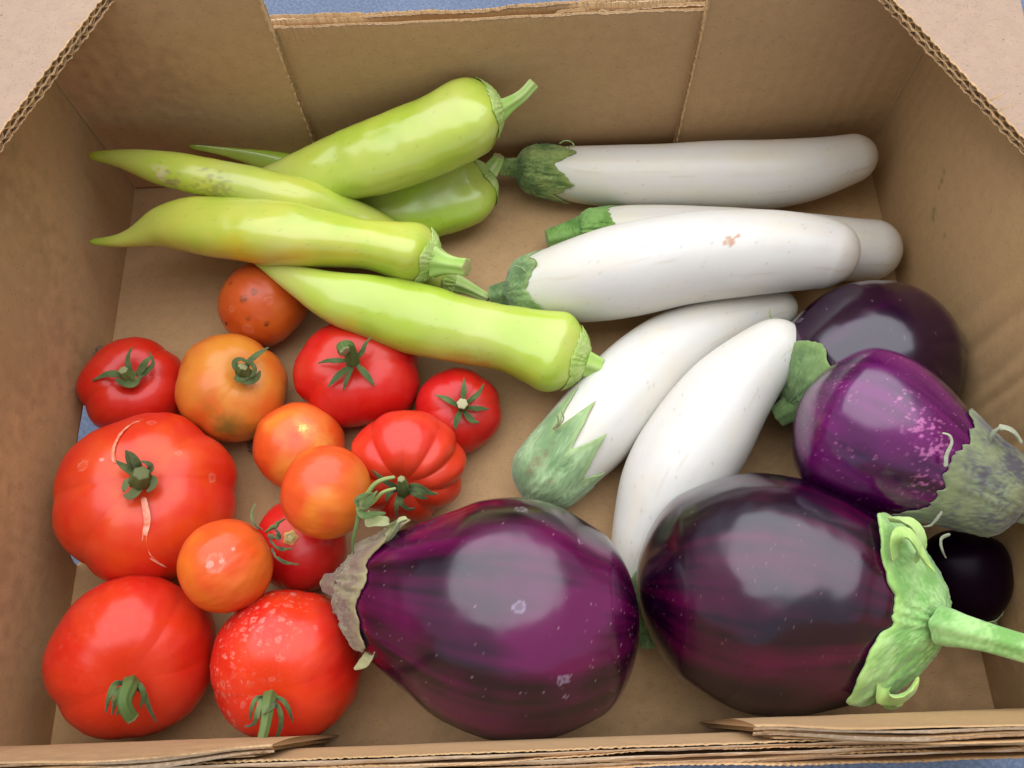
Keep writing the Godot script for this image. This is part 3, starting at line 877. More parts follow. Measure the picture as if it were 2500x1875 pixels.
	tomato("biggest tomato, red with pale healed cracks running from a ragged green stub", [-165.4, 32, 197.6, 39.68], Vector3(0.278, 0.960, -0.032), 0.8, {"base": Color(0.66, 0.026, 0.012), "tint": Color(0.70, 0.060, 0.014), "shoulder": Color(0.72, 0.10, 0.016), "lobes": 6, "amp": 0.045, "dimple": 0.12, "sepals": [[[-157.9, 63.6, 195.4, 1.57], [-161.2, 66.6, 193.2, 1.57], [-163, 67.6, 191.9, 1.04], [-164.2, 69.3, 190.8, 0.26]], [[-157.4, 63.4, 194.6, 1.31], [-158.1, 67.5, 192.1, 1.67], [-158.7, 69.9, 189.9, 1.3], [-159.2, 72, 187, 0.41]], [[-156.2, 63, 193.8, 1.32], [-155.8, 67.8, 192.3, 1.82], [-156.4, 70.2, 190.1, 1.56], [-157.7, 72.7, 188, 0.36]], [[-154.1, 62.5, 195.2, 1.31], [-151.2, 64.7, 193.8, 1.57], [-151.1, 67.1, 192.3, 1.3], [-153.4, 69.5, 191.6, 0.36]], [[-153.7, 62.4, 198.9, 1.31], [-150.4, 62.9, 197.7, 1.83], [-149.5, 63.3, 200.8, 1.3], [-151.7, 64, 203.7, 0.52]], [[-155.4, 62.9, 200.4, 1.57], [-156.4, 64.6, 203.7, 2.07], [-158.8, 65, 205.5, 1.55], [-160.5, 65.5, 204.5, 0.52]], [[-157.5, 63.6, 199, 1.57], [-159.3, 65.7, 199.5, 1.82], [-160.4, 65.8, 201.7, 1.3], [-160.7, 65.7, 203.8, 0.41]]], "cut": Color(0.12, 0.13, 0.05), "grooves": [[-171.3, 60.5, 216.8, 0.87, 0.22], [-170.4, 60.9, 216.1, 0.87, 0.22], [-169.6, 61.2, 215.4, 0.87, 0.22], [-168.8, 61.5, 214.6, 0.87, 0.22], [-168, 61.7, 213.9, 0.87, 0.22], [-167.2, 61.9, 213.1, 0.87, 0.22], [-166.4, 62.1, 212.4, 0.87, 0.22], [-165.7, 62.3, 211.6, 0.87, 0.22], [-164.9, 62.5, 210.8, 0.87, 0.22], [-164.2, 62.6, 210, 0.88, 0.22], [-163.5, 62.7, 209.2, 0.88, 0.22], [-162.8, 62.8, 208.4, 0.88, 0.22], [-162.1, 62.8, 207.6, 0.88, 0.22], [-161.4, 62.8, 206.8, 0.88, 0.22], [-177.2, 63.8, 199.5, 0.88, 0.22], [-176, 64, 199.6, 0.88, 0.22], [-174.9, 64.2, 199.6, 0.88, 0.22], [-173.8, 64.3, 199.7, 0.88, 0.22], [-172.7, 64.3, 199.7, 0.88, 0.22], [-171.6, 64.4, 199.8, 0.88, 0.22], [-170.5, 64.4, 199.8, 0.88, 0.22], [-169.4, 64.4, 199.8, 0.88, 0.22], [-168.4, 64.4, 199.8, 0.88, 0.22], [-167.3, 64.3, 199.8, 0.88, 0.22], [-166.3, 64.3, 199.8, 0.88, 0.22], [-165.3, 64.2, 199.8, 0.88, 0.22], [-164.3, 64.1, 199.8, 0.88, 0.22], [-163.3, 63.9, 199.8, 0.88, 0.22]], "stem": [[-156, 62.3, 198, 4.96], [-153.8, 66.7, 197.9, 3.93], [-152, 70.3, 196.8, 3.2]], "cracks": [[[-167.5, 61.6, 189.9, 0.72], [-169.2, 63.2, 187, 0.93], [-169.6, 61.2, 180.7, 0.72], [-169, 58, 174.3, 0.81], [-166.9, 54.3, 169.2, 0.67], [-163, 50.4, 165.6, 0.38]], [[-154.8, 60.2, 204.4, 1.06], [-153.3, 60.2, 208.8, 1.34], [-152.3, 57.6, 215.4, 1.41], [-154.4, 55.8, 220.6, 0.92], [-154.5, 52.3, 225.6, 0.78], [-152.6, 47.8, 229, 0.78], [-149.1, 41.4, 231.3, 0.18]]], "spots": [[-158.9, 52.1, 168.4, 1.95, 2], [-165.6, 52.6, 167.4, 1.5, 2], [-181.5, 62.2, 190.3, 2.58, 2], [-131.5, 44.1, 192.5, 2.23, 2], [-144.3, 54.3, 183.4, 1.61, 2], [-173.5, 63.2, 187.9, 1, 4]], "nv": 250, "dry": 0.3})
	tomato("red tomato with a round bare stem scar, half hidden under two orange ones", [-97.4, 18, 219, 21.43], Vector3(-0.025, 0.999, 0.022), 0.9, {"base": Color(0.58, 0.012, 0.014), "tint": Color(0.58, 0.02, 0.012), "lobes": 4, "amp": 0.05, "dimple": 0.05, "scar": [[-97.3, 37.3, 219.4, 3.24]], "scar_color": Color(0.50, 0.44, 0.18), "shoulder": Color(0.70, 0.06, 0.012), "shoulder_w": 0.1})
	tomato("oval orange tomato perched between three red ones, sepals sticking out at its right", [-119.5, 52, 233.6, 19.47], Vector3(0.824, -0.129, -0.551), 0.98, {"base": Color(0.70, 0.095, 0.018), "tint": Color(0.72, 0.17, 0.022), "lobes": 3, "amp": 0.02, "dimple": 0.02, "bloom": 0.07, "sepals": [[[-104.5, 50.4, 220.1, 0.79], [-101.1, 50.2, 217.7, 1.32], [-99.1, 50.2, 215.9, 1.06], [-96, 50, 214.1, 0.16]], [[-102.5, 49.2, 222.8, 1.06], [-98.4, 52.4, 227.2, 1.04], [-97.1, 47, 226.7, 0.9], [-93, 46.2, 226.4, 0.16]], [[-101.8, 48.2, 226.2, 0.79], [-97.6, 54.3, 231.8, 0.93], [-95.7, 45.5, 232.3, 0.79], [-90.4, 44.3, 232.9, 0.16]], [[-105.8, 51.1, 218.7, 0.79], [-106.4, 60.9, 218.1, 0.77], [-108.4, 58.4, 213.1, 0.63], [-107.9, 55.1, 207.9, 0.13]], [[-103.1, 49.7, 221.4, 1.32], [-99.1, 53.6, 223.1, 1.57], [-98, 50.2, 221, 1.32], [-97.8, 58.4, 220.7, 0.52]]], "spots": [[-117.2, 71.2, 236.1, 3.99, 2], [-119.1, 71.2, 236.7, 1.46, 4], [-114.7, 70.8, 235.5, 0.93, 4], [-111, 69.2, 230.3, 0.67, 4]], "green": 1.3})
	tomato("big dusty red tomato in the front left corner with a thick drooping stem", [-162.8, 33, 266.8, 34.01], Vector3(0.361, 0.843, 0.399), 0.88, {"base": Color(0.60, 0.024, 0.011), "tint": Color(0.64, 0.042, 0.011), "lobes": 5, "amp": 0.035, "dimple": 0.10, "bloom": 0.07, "rings": 0.08, "ring_dir": Vector3(-0.7, 0.2, -0.6), "sepals": [[[-152.9, 59.3, 279.5, 0.97], [-154.7, 63.9, 279.7, 1.2], [-155.8, 64.8, 284.6, 0.95], [-158.3, 60.7, 290.3, 0.24]], [[-153, 58.7, 280.7, 0.97], [-153.5, 64.1, 282.8, 1.19], [-153.6, 64.2, 286.4, 0.95], [-156.3, 59.6, 291.1, 0.24]], [[-150.1, 58, 279.6, 0.97], [-146.1, 60.9, 280.5, 1.06], [-144.5, 60.2, 284.2, 0.96], [-146.4, 57.9, 289.2, 0.24]], [[-149.6, 57.5, 280.2, 0.97], [-144.9, 60, 282.9, 1.06], [-144, 55.7, 288.4, 0.87], [-144.5, 44.8, 294.2, 0.25]], [[-151.9, 59.9, 279.6, 0.97], [-150.4, 65.5, 281.8, 1.43], [-151.7, 67.6, 284.8, 1.04], [-153.6, 67.3, 286.4, 0.24]], [[-151.5, 58.8, 281.4, 0.97], [-151.1, 62.9, 285.3, 0.95], [-152.7, 61.2, 288.8, 0.86], [-155.5, 57.9, 291.4, 0.24]]], "stem": [[-151.3, 57.6, 279.5, 3.29], [-149.2, 63.7, 282.3, 2.97], [-149, 66.6, 286.7, 2.68], [-147.9, 65, 290.3, 2.55], [-146.5, 62.4, 293, 2.43]], "nv": 250})
	tomato("red tomato speckled with whitish dried water marks, its stem reaching over the front wall", [-96.4, 31.5, 272.8, 31.49], Vector3(0.033, 0.895, 0.444), 0.92, {"base": Color(0.62, 0.020, 0.010), "tint": Color(0.68, 0.045, 0.010), "lobes": 4, "amp": 0.03, "dimple": 0.09, "bloom": 0.07, "rings": 0.62, "ring_dir": Vector3(-0.8, 0.15, -0.6), "sepals": [[[-97.4, 58.1, 286.4, 0.96], [-99.8, 61.7, 287.1, 0.95], [-101.2, 61.5, 291.3, 0.81], [-102.5, 58.7, 295.1, 0.19]], [[-97.5, 57.5, 287.6, 0.96], [-98.5, 62.7, 291.4, 1.04], [-99.8, 60.6, 296.1, 0.85], [-105.7, 54.9, 297.1, 0.19]], [[-94.1, 58, 286.5, 0.96], [-89.4, 60.7, 288, 0.95], [-87.3, 59.1, 291.7, 0.81], [-86.9, 54.3, 296.2, 0.19]], [[-94.2, 57.3, 287.7, 0.96], [-89.8, 61.6, 292.3, 0.95], [-90.4, 59.2, 298.8, 0.81], [-95.4, 52.7, 304.3, 0.19]], [[-95.8, 58.8, 287.1, 0.96], [-96.7, 64.3, 288.5, 1.32], [-96.6, 66.9, 291.5, 1.03], [-96.8, 67, 295.1, 0.19]], [[-93.9, 58.6, 287.2, 0.96], [-92, 64.6, 289.3, 1.32], [-92.9, 67.7, 291.7, 1.03], [-94.6, 68.9, 293.4, 0.19]]], "stem": [[-95.7, 57, 286.5, 3], [-94.3, 64.3, 290.4, 2.55], [-94, 66.1, 296.3, 2.01], [-95.2, 66.1, 302.7, 1.75]], "nv": 400})

# =============================================================== peppers
func pepper(label: String, body: Array, stem: Array, o: Dictionary):
	var tb := spine(body)
	tb.c0 = o.get("c0", 0.011) * 1.45
	tb.p0 = 0.5
	tb.c1 = 0.004
	tb.lobes = o.get("lobes", 3)
	tb.amp = o.get("amp", 0.045) * 1.5
	tb.twist = o.get("twist", 1.6)
	tb["phase"] = o.get("phase", 0.4)
	tb["lobefade"] = 0.13
	tb.bump = 0.06
	var mid: Vector3 = tb.P[45]
	var lowest := 1.0
	for p in body:
		lowest = minf(lowest, (p[1] - p[3]) * MM)
	var t := thing("pepper", label, "pepper", Vector3(mid.x, lowest, mid.z), "yellow-green peppers in the back left of the box")
	var base: Color = o.get("base", Color(0.47, 0.55, 0.070))
	var col := func(p: Vector3, s: float, a: float) -> Color:
		var q := p * 1000.0
		var n := noise.get_noise_3dv(q * 0.7)
		var c := base.lerp(Color(0.37, 0.50, 0.045), clampf(0.35 + n, 0, 1))
		c = c.lerp(Color(0.51, 0.54, 0.135), clampf(0.25 + noise.get_noise_3dv(q * 0.35 + Vector3(40, 0, 9)), 0, 1))
		c = c.lerp(Color(0.26, 0.40, 0.03), smoothstep(0.90, 1.0, s) * 0.8)
		for g in o.get("patch", []):
			var pd: float = p.distance_to(Vector3(g[0], g[1], g[2]) * MM) / (g[3] * MM)
			c = c.lerp(g[4], clampf(1.2 - pd + 0.7 * n + g[6] * fine.get_noise_3dv(q * 0.9), 0, 1) * g[5])
		if fine.get_noise_3dv(q * 2.1) > 0.66:
			c = c.darkened(0.18)
		return c
	part("fruit", tube_mesh(tb, 170, 110, col, t.position), skins.pepper, t)
	var green := func(p: Vector3, u: float, _a: float) -> Color:
		var n := noise.get_noise_3dv(p * 1600.0)
		return Color(0.30, 0.44, 0.085).lerp(Color(0.46, 0.56, 0.20), clampf(0.45 + n, 0, 1)).lerp(Color(0.26, 0.22, 0.08), 0.35 if n < -0.45 else 0.0)
	var lobes: Array = []
	for k in 6:
		lobes.append([k * 60.0 + 17.0 * sin(k * 2.3), o.get("calyx", 0.046) * (0.8 + 0.3 * sin(k * 4.1)), 34.0, 0.7])
	part("calyx", calyx_mesh(tb, o.get("calyx", 0.046) * 0.66, lobes, 1.0, 0.75, green, t.position, 1.0), skins.stem, t)
	var stc := func(p: Vector3, u: float, a: float) -> Color:
		var n := noise.get_noise_3dv(p * 900.0)
		return Color(0.30, 0.46, 0.10).lerp(Color(0.50, 0.60, 0.24), clampf(0.35 + n + 0.3 * cos(a * 6.0), 0, 1)).lerp(Color(0.36, 0.34, 0.14), smoothstep(0.95, 1.0, u))
	part("stem", stem_mesh(stem, 0.09, stc, t.position), skins.stem, t)

func make_peppers():
	pepper("big yellow-green pepper leaning on the back wall, its curved stem raised", [[3.8, 70, 16.9, 15.07], [-6.2, 69, 19.5, 18.73], [-25.2, 62, 25.1, 18.93], [-51.9, 54, 29.3, 18.73], [-84.3, 45, 32.8, 16.67], [-114.7, 38, 37, 13.26], [-134.9, 35, 39.6, 8.72], [-148.6, 34, 40.5, 3.4]], [[2.1, 70, 19.1, 5.93], [7.7, 72, 17.1, 3.86], [14.7, 76, 15, 2.93], [20.5, 80, 11.2, 2.92]], {"lobes": 3, "amp": 0.05, "phase": 1.0, "c0": 0.012})
	pepper("slim yellow-green pepper with a scuffed, scarred flank, crossing under the topmost pepper", [[-24.1, 17, 84.8, 11.58], [-31.3, 18, 83.4, 13.02], [-44.1, 22, 77.8, 12.97], [-67.2, 30, 59.2, 11.29], [-84.1, 42, 54.1, 10.36], [-100.5, 52, 52.4, 10.62], [-120.5, 56, 47.8, 10.35], [-143.1, 59, 42.6, 9.65], [-166.1, 61, 37, 8.51], [-187.9, 61, 29.9, 4.63], [-205.3, 60, 26.2, 1.86]], [[-24.9, 17, 84.8, 5.31], [-19.4, 17, 87.3, 4.09], [-13.5, 16, 90.3, 3.13], [-7.1, 15, 93.9, 2.4]], {"amp": 0.03, "base": Color(0.52, 0.57, 0.07), "patch": [[-163.5, 66.7, 44.1, 3.48, Color(0.62, 0.55, 0.28), 0.9, 1.2], [-158.2, 63.6, 47.5, 3.49, Color(0.30, 0.25, 0.10), 0.8, 2.2], [-139.4, 62, 52.8, 6.47, Color(0.30, 0.28, 0.07), 0.75, 2.4], [-203, 61.8, 28.3, 4.59, Color(0.38, 0.36, 0.03), 0.8, 0.3]]})
	pepper("topmost pale yellow pepper with a thin curled tip against the left wall", [[-30.3, 49, 90.3, 12.11], [-37.7, 49, 87.4, 15.74], [-51.5, 51, 83.7, 13.49], [-64.9, 52, 80.5, 11.93], [-85.2, 53, 77.4, 14.19], [-107.7, 54, 74.2, 15.57], [-131.6, 52, 68.8, 15.27], [-151.1, 50, 64.1, 13.8], [-168.3, 48, 62.9, 10.41], [-181.5, 46, 66.4, 5.33], [-192.3, 45, 67.9, 3.02], [-205.9, 45, 67.4, 1.39]], [[-31.9, 49, 90.2, 8.07], [-26.9, 50, 92.1, 5.36], [-21.1, 52, 94.6, 4.21], [-15.4, 54, 97, 4.41]], {"amp": 0.05, "twist": 2.2, "base": Color(0.50, 0.525, 0.078), "phase": 0.1, "patch": [[-123.6, 56.5, 85.9, 12.22, Color(0.68, 0.52, 0.03), 0.6, 0.2], [-95.2, 56.9, 90.4, 12.14, Color(0.68, 0.50, 0.03), 0.55, 0.2], [-74, 56.6, 91.4, 8.82, Color(0.62, 0.52, 0.04), 0.5, 0.2]]})
	pepper("long green pepper lying over the red tomatoes, its shoulder resting on a white eggplant", [[39.5, 34, 140.2, 17.25], [28, 33, 136.1, 20.25], [16, 33, 131.1, 17.89], [0.5, 34, 125.9, 15.93], [-19.5, 35, 121.4, 16.41], [-41.9, 37, 114.8, 17.13], [-64.1, 40, 108.6, 15.32], [-81.8, 43, 103.2, 12.15], [-100.1, 44, 94.2, 7.25], [-114.4, 44, 85.7, 3.2], [-122.8, 44, 81, 1.38]], [[38.1, 34, 140.6, 6.63], [42.5, 33, 142.1, 5.75], [45.2, 32, 143, 5.54]], {"amp": 0.05, "twist": 1.2, "base": Color(0.37, 0.49, 0.05), "c0": 0.013, "phase": 2.0, "patch": [[-20.5, 37, 137.8, 8.82, Color(0.45, 0.32, 0.04), 0.6, 0.6], [-8.6, 37.7, 139.9, 6.59, Color(0.42, 0.28, 0.04), 0.6, 0.8], [-70.8, 47.6, 120.2, 6.58, Color(0.55, 0.50, 0.05), 0.6, 0.3]]})
	pepper("lowest green pepper, mostly hidden on the box floor below the big one", [[-4.7, 19, 18.9, 14.69], [-14.6, 18, 25.8, 18.68], [-32.4, 17, 33.7, 18.61], [-55.1, 17, 36, 16.58], [-80.9, 16, 26.1, 13.2], [-106.9, 17, 11.7, 8.72], [-131, 24, 5.6, 5.09], [-149.2, 31, 4.6, 2.51], [-165.6, 36, 4.2, 1.49]], [[-5.5, 20, 19.6, 5.05], [-0.9, 22, 13.7, 3.79], [0.8, 25, 11.8, 3.02]], {"amp": 0.10, "base": Color(0.43, 0.60, 0.06), "phase": 2.6, "c0": 0.014, "twist": 0.8})

# =============================================================== eggplants
func fuzz_green(a: Color, b: Color, brown: float, spots := []) -> Callable:
	return func(p: Vector3, u: float, ang: float) -> Color:
		var q := p * 1000.0
		var n := noise.get_noise_3dv(q * 1.1)
		var f := fine.get_noise_3dv(q * 1.5)
		var c := a.lerp(b, clampf(0.42 + n * 1.3 + f * 0.8, 0, 1))
		c = c.lerp(Color(0.19, 0.12, 0.075), clampf(brown + n * 1.2 * (0.4 if brown > 0.0 else 0.0) + f * 0.35 * brown * 2.0, 0, 0.85))
		for s in spots:
			var d: float = p.distance_to(Vector3(s[0], s[1], s[2]) * MM) / (s[3] * MM)
			c = c.lerp(Color(0.17, 0.11, 0.06), clampf(1.3 - d + f * 1.2 + n * 0.6, 0, 1) * 0.75)
		return c.lerp(Color(b.r * 1.25, b.g * 1.12, b.b * 0.8), smoothstep(0.80, 1.0, u) * 0.4)

func eggplant(called: String, label: String, group: String, body: Array, stem: Array, o: Dictionary) -> Node3D:
	var tb := spine(body)
	tb.c0 = o.get("c0", 0.012)
	tb.c1 = o.get("c1", 0.016)
	tb.p0 = o.get("p0", 0.5)
	tb.p1 = o.get("p1", 0.5)
	tb.bump = o.get("bump", 0.013)
	tb.lobes = o.get("lobes", 0)
	tb.amp = o.get("amp", 0.0)
	tb["phase"] = o.get("phase", 0.0)
	var mid: Vector3 = tb.P[45]
	var lowest := 1.0
	for p in body:
		lowest = minf(lowest, (p[1] - p[3]) * MM)
	var t := thing(called, label, "eggplant", Vector3(mid.x, maxf(lowest, 0.0), mid.z), group)
	part("fruit", tube_mesh(tb, o.get("nu", 180), o.get("nv", 130), o.color, t.position), o.skin, t)
	var green: Callable = fuzz_green(o.get("ga", Color(0.10, 0.17, 0.06)), o.get("gb", Color(0.22, 0.33, 0.13)), o.get("brown", 0.0), o.get("calyx_spots", []))
	part("calyx", calyx_mesh(tb, o.reach, o.lobes_c, o.get("thick", 1.3), o.get("wrinkle", 0.9), green, t.position, o.get("sharp", 1.4)), skins.calyx, t)
	part("stem", stem_mesh(stem, 0.07, green, t.position), skins.calyx, t)
	for s in o.get("tips", []):
		part("calyx_tip", strip(s, o.get("tip_thick", 0.7), mid, fuzz_green(o.get("ta", Color(0.22, 0.30, 0.10)), o.get("tb", Color(0.36, 0.44, 0.17)), o.get("tbrown", 0.0)), t.position), skins.calyx, t)
	return t

func white_color(marks: Array, warm: float) -> Callable:
	return func(p: Vector3, s: float, a: float) -> Color:
		var q := p * 1000.0
		var n := noise.get_noise_3dv(q * 0.6)
		var st := noise.get_noise_3d(cos(a) * 40.0, sin(a) * 40.0, s * 18.0)
		var c := Color(0.63, 0.605, 0.54).lerp(Color(0.655, 0.60, 0.465), clampf(warm + n * 0.7 + st * 0.7, 0, 1))
		c = c.darkened(clampf(0.05 * fine.get_noise_3d(cos(a) * 9.0, sin(a) * 9.0, s * 3.0) + 0.05 * noise.get_noise_3dv(q * 2.0), 0, 0.1))
		c = c.lerp(Color(0.62, 0.565, 0.43), smoothstep(0.86, 1.0, s) * 0.35)
		c = c.lerp(Color(0.64, 0.60, 0.42), (1.0 - smoothstep(0.10, 0.28, s)) * 0.35)
		c = c.lerp(Color(0.42, 0.33, 0.22), 0.5 * smoothstep(0.60, 0.74, fine.get_noise_3dv(q * 1.3)))
		c = c.lerp(Color(0.50, 0.42, 0.28), 0.35 * smoothstep(0.50, 0.62, noise.get_noise_3d(cos(a) * 80.0, sin(a) * 80.0, s * 50.0)))
		for m in marks:
			var d: float = p.distance_to(Vector3(m[0], m[1], m[2]) * MM) / (m[3] * MM) + 0.5 * fine.get_noise_3dv(q * 1.4)
			if d < 1.0:
				c = c.lerp(Color(0.45, 0.20, 0.07), 0.8 if d > 0.45 else 0.5)
		return c

func purple_color(o: Dictionary) -> Callable:
	var deep: Color = o.get("deep", Color(0.009, 0.0008, 0.008))
	var vivid: Color = o.get("vivid", Color(0.105, 0.002, 0.050))
	return func(p: Vector3, s: float, a: float) -> Color:
		var q := p * 1000.0
		var streak := noise.get_noise_3d(cos(a) * 55.0, sin(a) * 55.0, s * 12.0) + 0.5 * fine.get_noise_3d(cos(a) * 14.0, sin(a) * 14.0, s * 3.0)
		var n := noise.get_noise_3dv(q * 0.45)
		var k: float = o.get("mix", 0.2) + 0.75 * streak + 0.6 * n
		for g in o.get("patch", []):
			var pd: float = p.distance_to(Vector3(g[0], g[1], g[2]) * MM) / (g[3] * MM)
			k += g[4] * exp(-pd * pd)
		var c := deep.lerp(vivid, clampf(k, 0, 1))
		for g in o.get("pink", []):
			var pd: float = p.distance_to(Vector3(g[0], g[1], g[2]) * MM) / (g[3] * MM)
			var sp := cells.get_noise_3dv(q * 1.5)
			var amt: float = exp(-pd * pd) * g[4]
			var v := fine.get_noise_3dv(q * 1.15) + 0.35 * noise.get_noise_3dv(q * 2.2) + amt * 0.66 + 0.1 * sp
			c = c.lerp(Color(0.46, 0.13, 0.30), smoothstep(0.44, 0.80, v) * clampf(amt * 1.3, 0.12, 0.8))
		var f := fine.get_noise_3dv(q * 2.1)
		var sp0 := 0.66 - 0.16 * smoothstep(0.8, 1.0, s)
		c = c.lerp(Color(0.40, 0.24, 0.24), 0.45 * smoothstep(sp0, sp0 + 0.16, f) * o.get("specks", 1.0))
		for m in o.get("marks", []):
			var d: float = p.distance_to(Vector3(m[0], m[1], m[2]) * MM) / (m[3] * MM) + 0.4 * f
			if d < 1.0:
				c = c.lerp(Color(0.35, 0.28, 0.38), 0.40 if d > 0.7 else 0.14)
		return c

func make_white_eggplants():
	var g := "long white eggplants in the right half of the box"
	eggplant("white_eggplant", "long white eggplant along the back wall, green calyx toward the peppers", g, [[10.6, 18, 15.1, 9.67], [18.7, 17, 16, 12.22], [31.3, 17, 18.6, 13.72], [46.4, 17, 21.3, 15.46], [68.9, 17, 23.7, 16.93], [93.8, 18, 25.9, 17.61], [118.5, 19, 27.4, 18.55], [143.1, 20, 28.9, 18.47], [167.1, 23, 28.8, 16.61], [186.3, 26, 26.1, 13.33], [201.7, 28, 22.8, 11.34]], [[14.9, 18, 15.9, 6.61], [8.6, 18, 15, 5.34], [0.9, 18, 13.9, 4.84]], {"color": white_color([], 0.35), "skin": skins.white, "c0": 0.008, "c1": 0.012, "reach": 0.105, "lobes_c": [[22, 0.178, 46, 0.3], [80, 0.165, 36, 0.8], [-48, 0.172, 40, 0.4], [150, 0.17, 50, 0], [220, 0.17, 50, 0]], "wrinkle": 1.3, "thick": 1.2, "ga": Color(0.085, 0.15, 0.04), "gb": Color(0.27, 0.34, 0.10), "tips": [[[37.2, 36, 21.2, 0.44], [37.8, 38, 18, 0.44], [40.6, 41, 20.4, 0.44], [39.3, 43, 18.7, 0.35], [35.6, 42, 16.9, 0.35], [32.9, 40, 17.6, 0.26]], [[30.1, 22, 34.6, 0.36], [30.9, 27, 35.5, 0.35], [34.7, 30, 37.5, 0.26]]], "tip_thick": 0.4})
	eggplant("white_eggplant", "white eggplant on the floor mostly covered by the one lying over it", g, [[42, 11, 53.2, 9], [51.8, 13, 54.4, 11.44], [66.4, 14, 57, 14.36], [90.3, 16, 62.4, 16.68], [125.7, 18, 69.1, 17.96], [161.1, 18, 73.8, 17.39], [184.7, 18, 76.4, 16.13], [207.4, 18, 77.9, 14.9]], [[45.7, 12, 53.5, 8.98], [36.8, 12, 55.9, 7.72], [24.3, 12, 58.4, 5.47]], {"color": white_color([], 0.15), "skin": skins.white, "c0": 0.006, "c1": 0.014, "reach": 0.09, "lobes_c": [[60, 0.17, 60, 0.2], [-20, 0.12, 50, 0.2], [170, 0.15, 60, 0], [240, 0.15, 60, 0]], "wrinkle": 1.1, "thick": 0.9, "ga": Color(0.09, 0.20, 0.035), "gb": Color(0.20, 0.36, 0.09)})
	eggplant("white_eggplant", "big bluish white eggplant on top with a small brown scar, end toward the right wall", g, [[3, 25, 95.9, 12.21], [17.6, 28, 95.6, 16.79], [38.4, 34, 95.8, 21.17], [60.9, 40, 94.8, 22.94], [94.4, 45, 91.9, 22.04], [127.5, 47, 92, 20.35], [149.2, 48, 94, 17.81], [159.9, 48, 96.4, 15.99], [170.3, 48, 102, 14.13]], [[7, 24, 95.1, 7.06], [-0.1, 22, 95.2, 6.15], [-6.1, 20, 95.2, 5.22]], {"color": white_color([[106, 66.6, 96.9, 2.34], [110.2, 67, 94.7, 1.07], [161.1, 61.9, 104.6, 1.07], [163.9, 62.8, 102.5, 0.85], [163.8, 59.5, 108.9, 0.86]], 0.0), "skin": skins.white, "c0": 0.008, "c1": 0.013, "reach": 0.075, "lobes_c": [[40, 0.125, 45, 0.3], [-40, 0.12, 45, 0.3], [110, 0.13, 45, 0.3], [190, 0.13, 50, 0], [260, 0.13, 50, 0]], "wrinkle": 0.7, "thick": 1.0, "tips": [[[13, 42, 98.5, 0.49], [13.4, 44, 97.4, 0.49], [10.8, 46, 94.2, 0.4], [6.8, 46, 92.4, 0.32]], [[15.6, 44, 94.7, 0.57], [17.7, 47, 93.3, 0.48], [16.6, 50, 91.7, 0.4], [13.4, 50, 90.5, 0.24]]], "tip_thick": 0.4})
	eggplant("white_eggplant", "slanting white eggplant with a hairy pointed green calyx above a purple eggplant", g, [[8.4, 16, 200.4, 13.53], [17.6, 18, 191.2, 17.08], [38.5, 20, 171.4, 20.63], [57.9, 20, 151.5, 21.66], [77.8, 20, 133.2, 19.71], [99.9, 20, 120.6, 16.67], [124.1, 20, 112.5, 12.58], [137.3, 20, 109.6, 10.74], [147.6, 20, 105.9, 9.83]], [[10.8, 17, 195.2, 8.75], [18.2, 15, 201.7, 5.24], [24.5, 12, 206.8, 3.5]], {"color": white_color([], 0.2), "skin": skins.white, "c0": 0.012, "c1": 0.010, "calyx_spots": [[10, 33.2, 192.8, 2.75], [14.2, 34.8, 188.9, 3.17], [18.4, 35.9, 185, 2.75], [21.4, 36.7, 180.9, 1.69], [19.3, 33.6, 197.9, 1.89]], "reach": 0.125, "lobes_c": [[-56, 0.315, 36, 0.5], [-20, 0.305, 32, 0.9], [16, 0.26, 34, 1.6], [62, 0.19, 40, 0.3], [150, 0.2, 50, 0]], "wrinkle": 0.55, "thick": 1.3, "ga": Color(0.16, 0.26, 0.11), "gb": Color(0.32, 0.45, 0.22), "brown": 0.0, "tips": [[[21.9, 40, 175.9, 0.61], [25, 42, 173.2, 0.53], [26.6, 43, 171.2, 0.38], [25.2, 45, 168.2, 0.23]], [[21.2, 40, 175.1, 0.46], [23.9, 43, 173.1, 0.45], [23.3, 45, 169.3, 0.23]]], "tip_thick": 0.4, "ta": Color(0.24, 0.26, 0.12), "tb": Color(0.34, 0.32, 0.18), "sharp": 1.7})
	eggplant("white_eggplant", "white eggplant running down between the two big purple ones", g, [[58.4, 14, 256.3, 9.13], [57.3, 16, 238.1, 12.62], [62.2, 20, 222.2, 16.49], [73.5, 26, 200.3, 22.55], [88.7, 32, 179.5, 23.52], [103.6, 36, 160.4, 20.7], [119.6, 39, 145.5, 16.27], [131.3, 40, 137.5, 13.52], [140.6, 40, 134.1, 12.02]], [[58.6, 14, 254.3, 5.41], [58.8, 12, 263.1, 4.14], [59.2, 10, 269.9, 3.31]], {"color": white_color([[132.4, 47.7, 152.1, 1.06], [127.6, 52, 151.2, 0.63]], 0.0), "skin": skins.white, "c0": 0.008, "c1": 0.013, "reach": 0.07, "lobes_c": [[70, 0.17, 30, 1.2], [0, 0.14, 45, 0.3], [-80, 0.15, 45, 0.3], [160, 0.15, 50, 0], [240, 0.15, 50, 0]]})

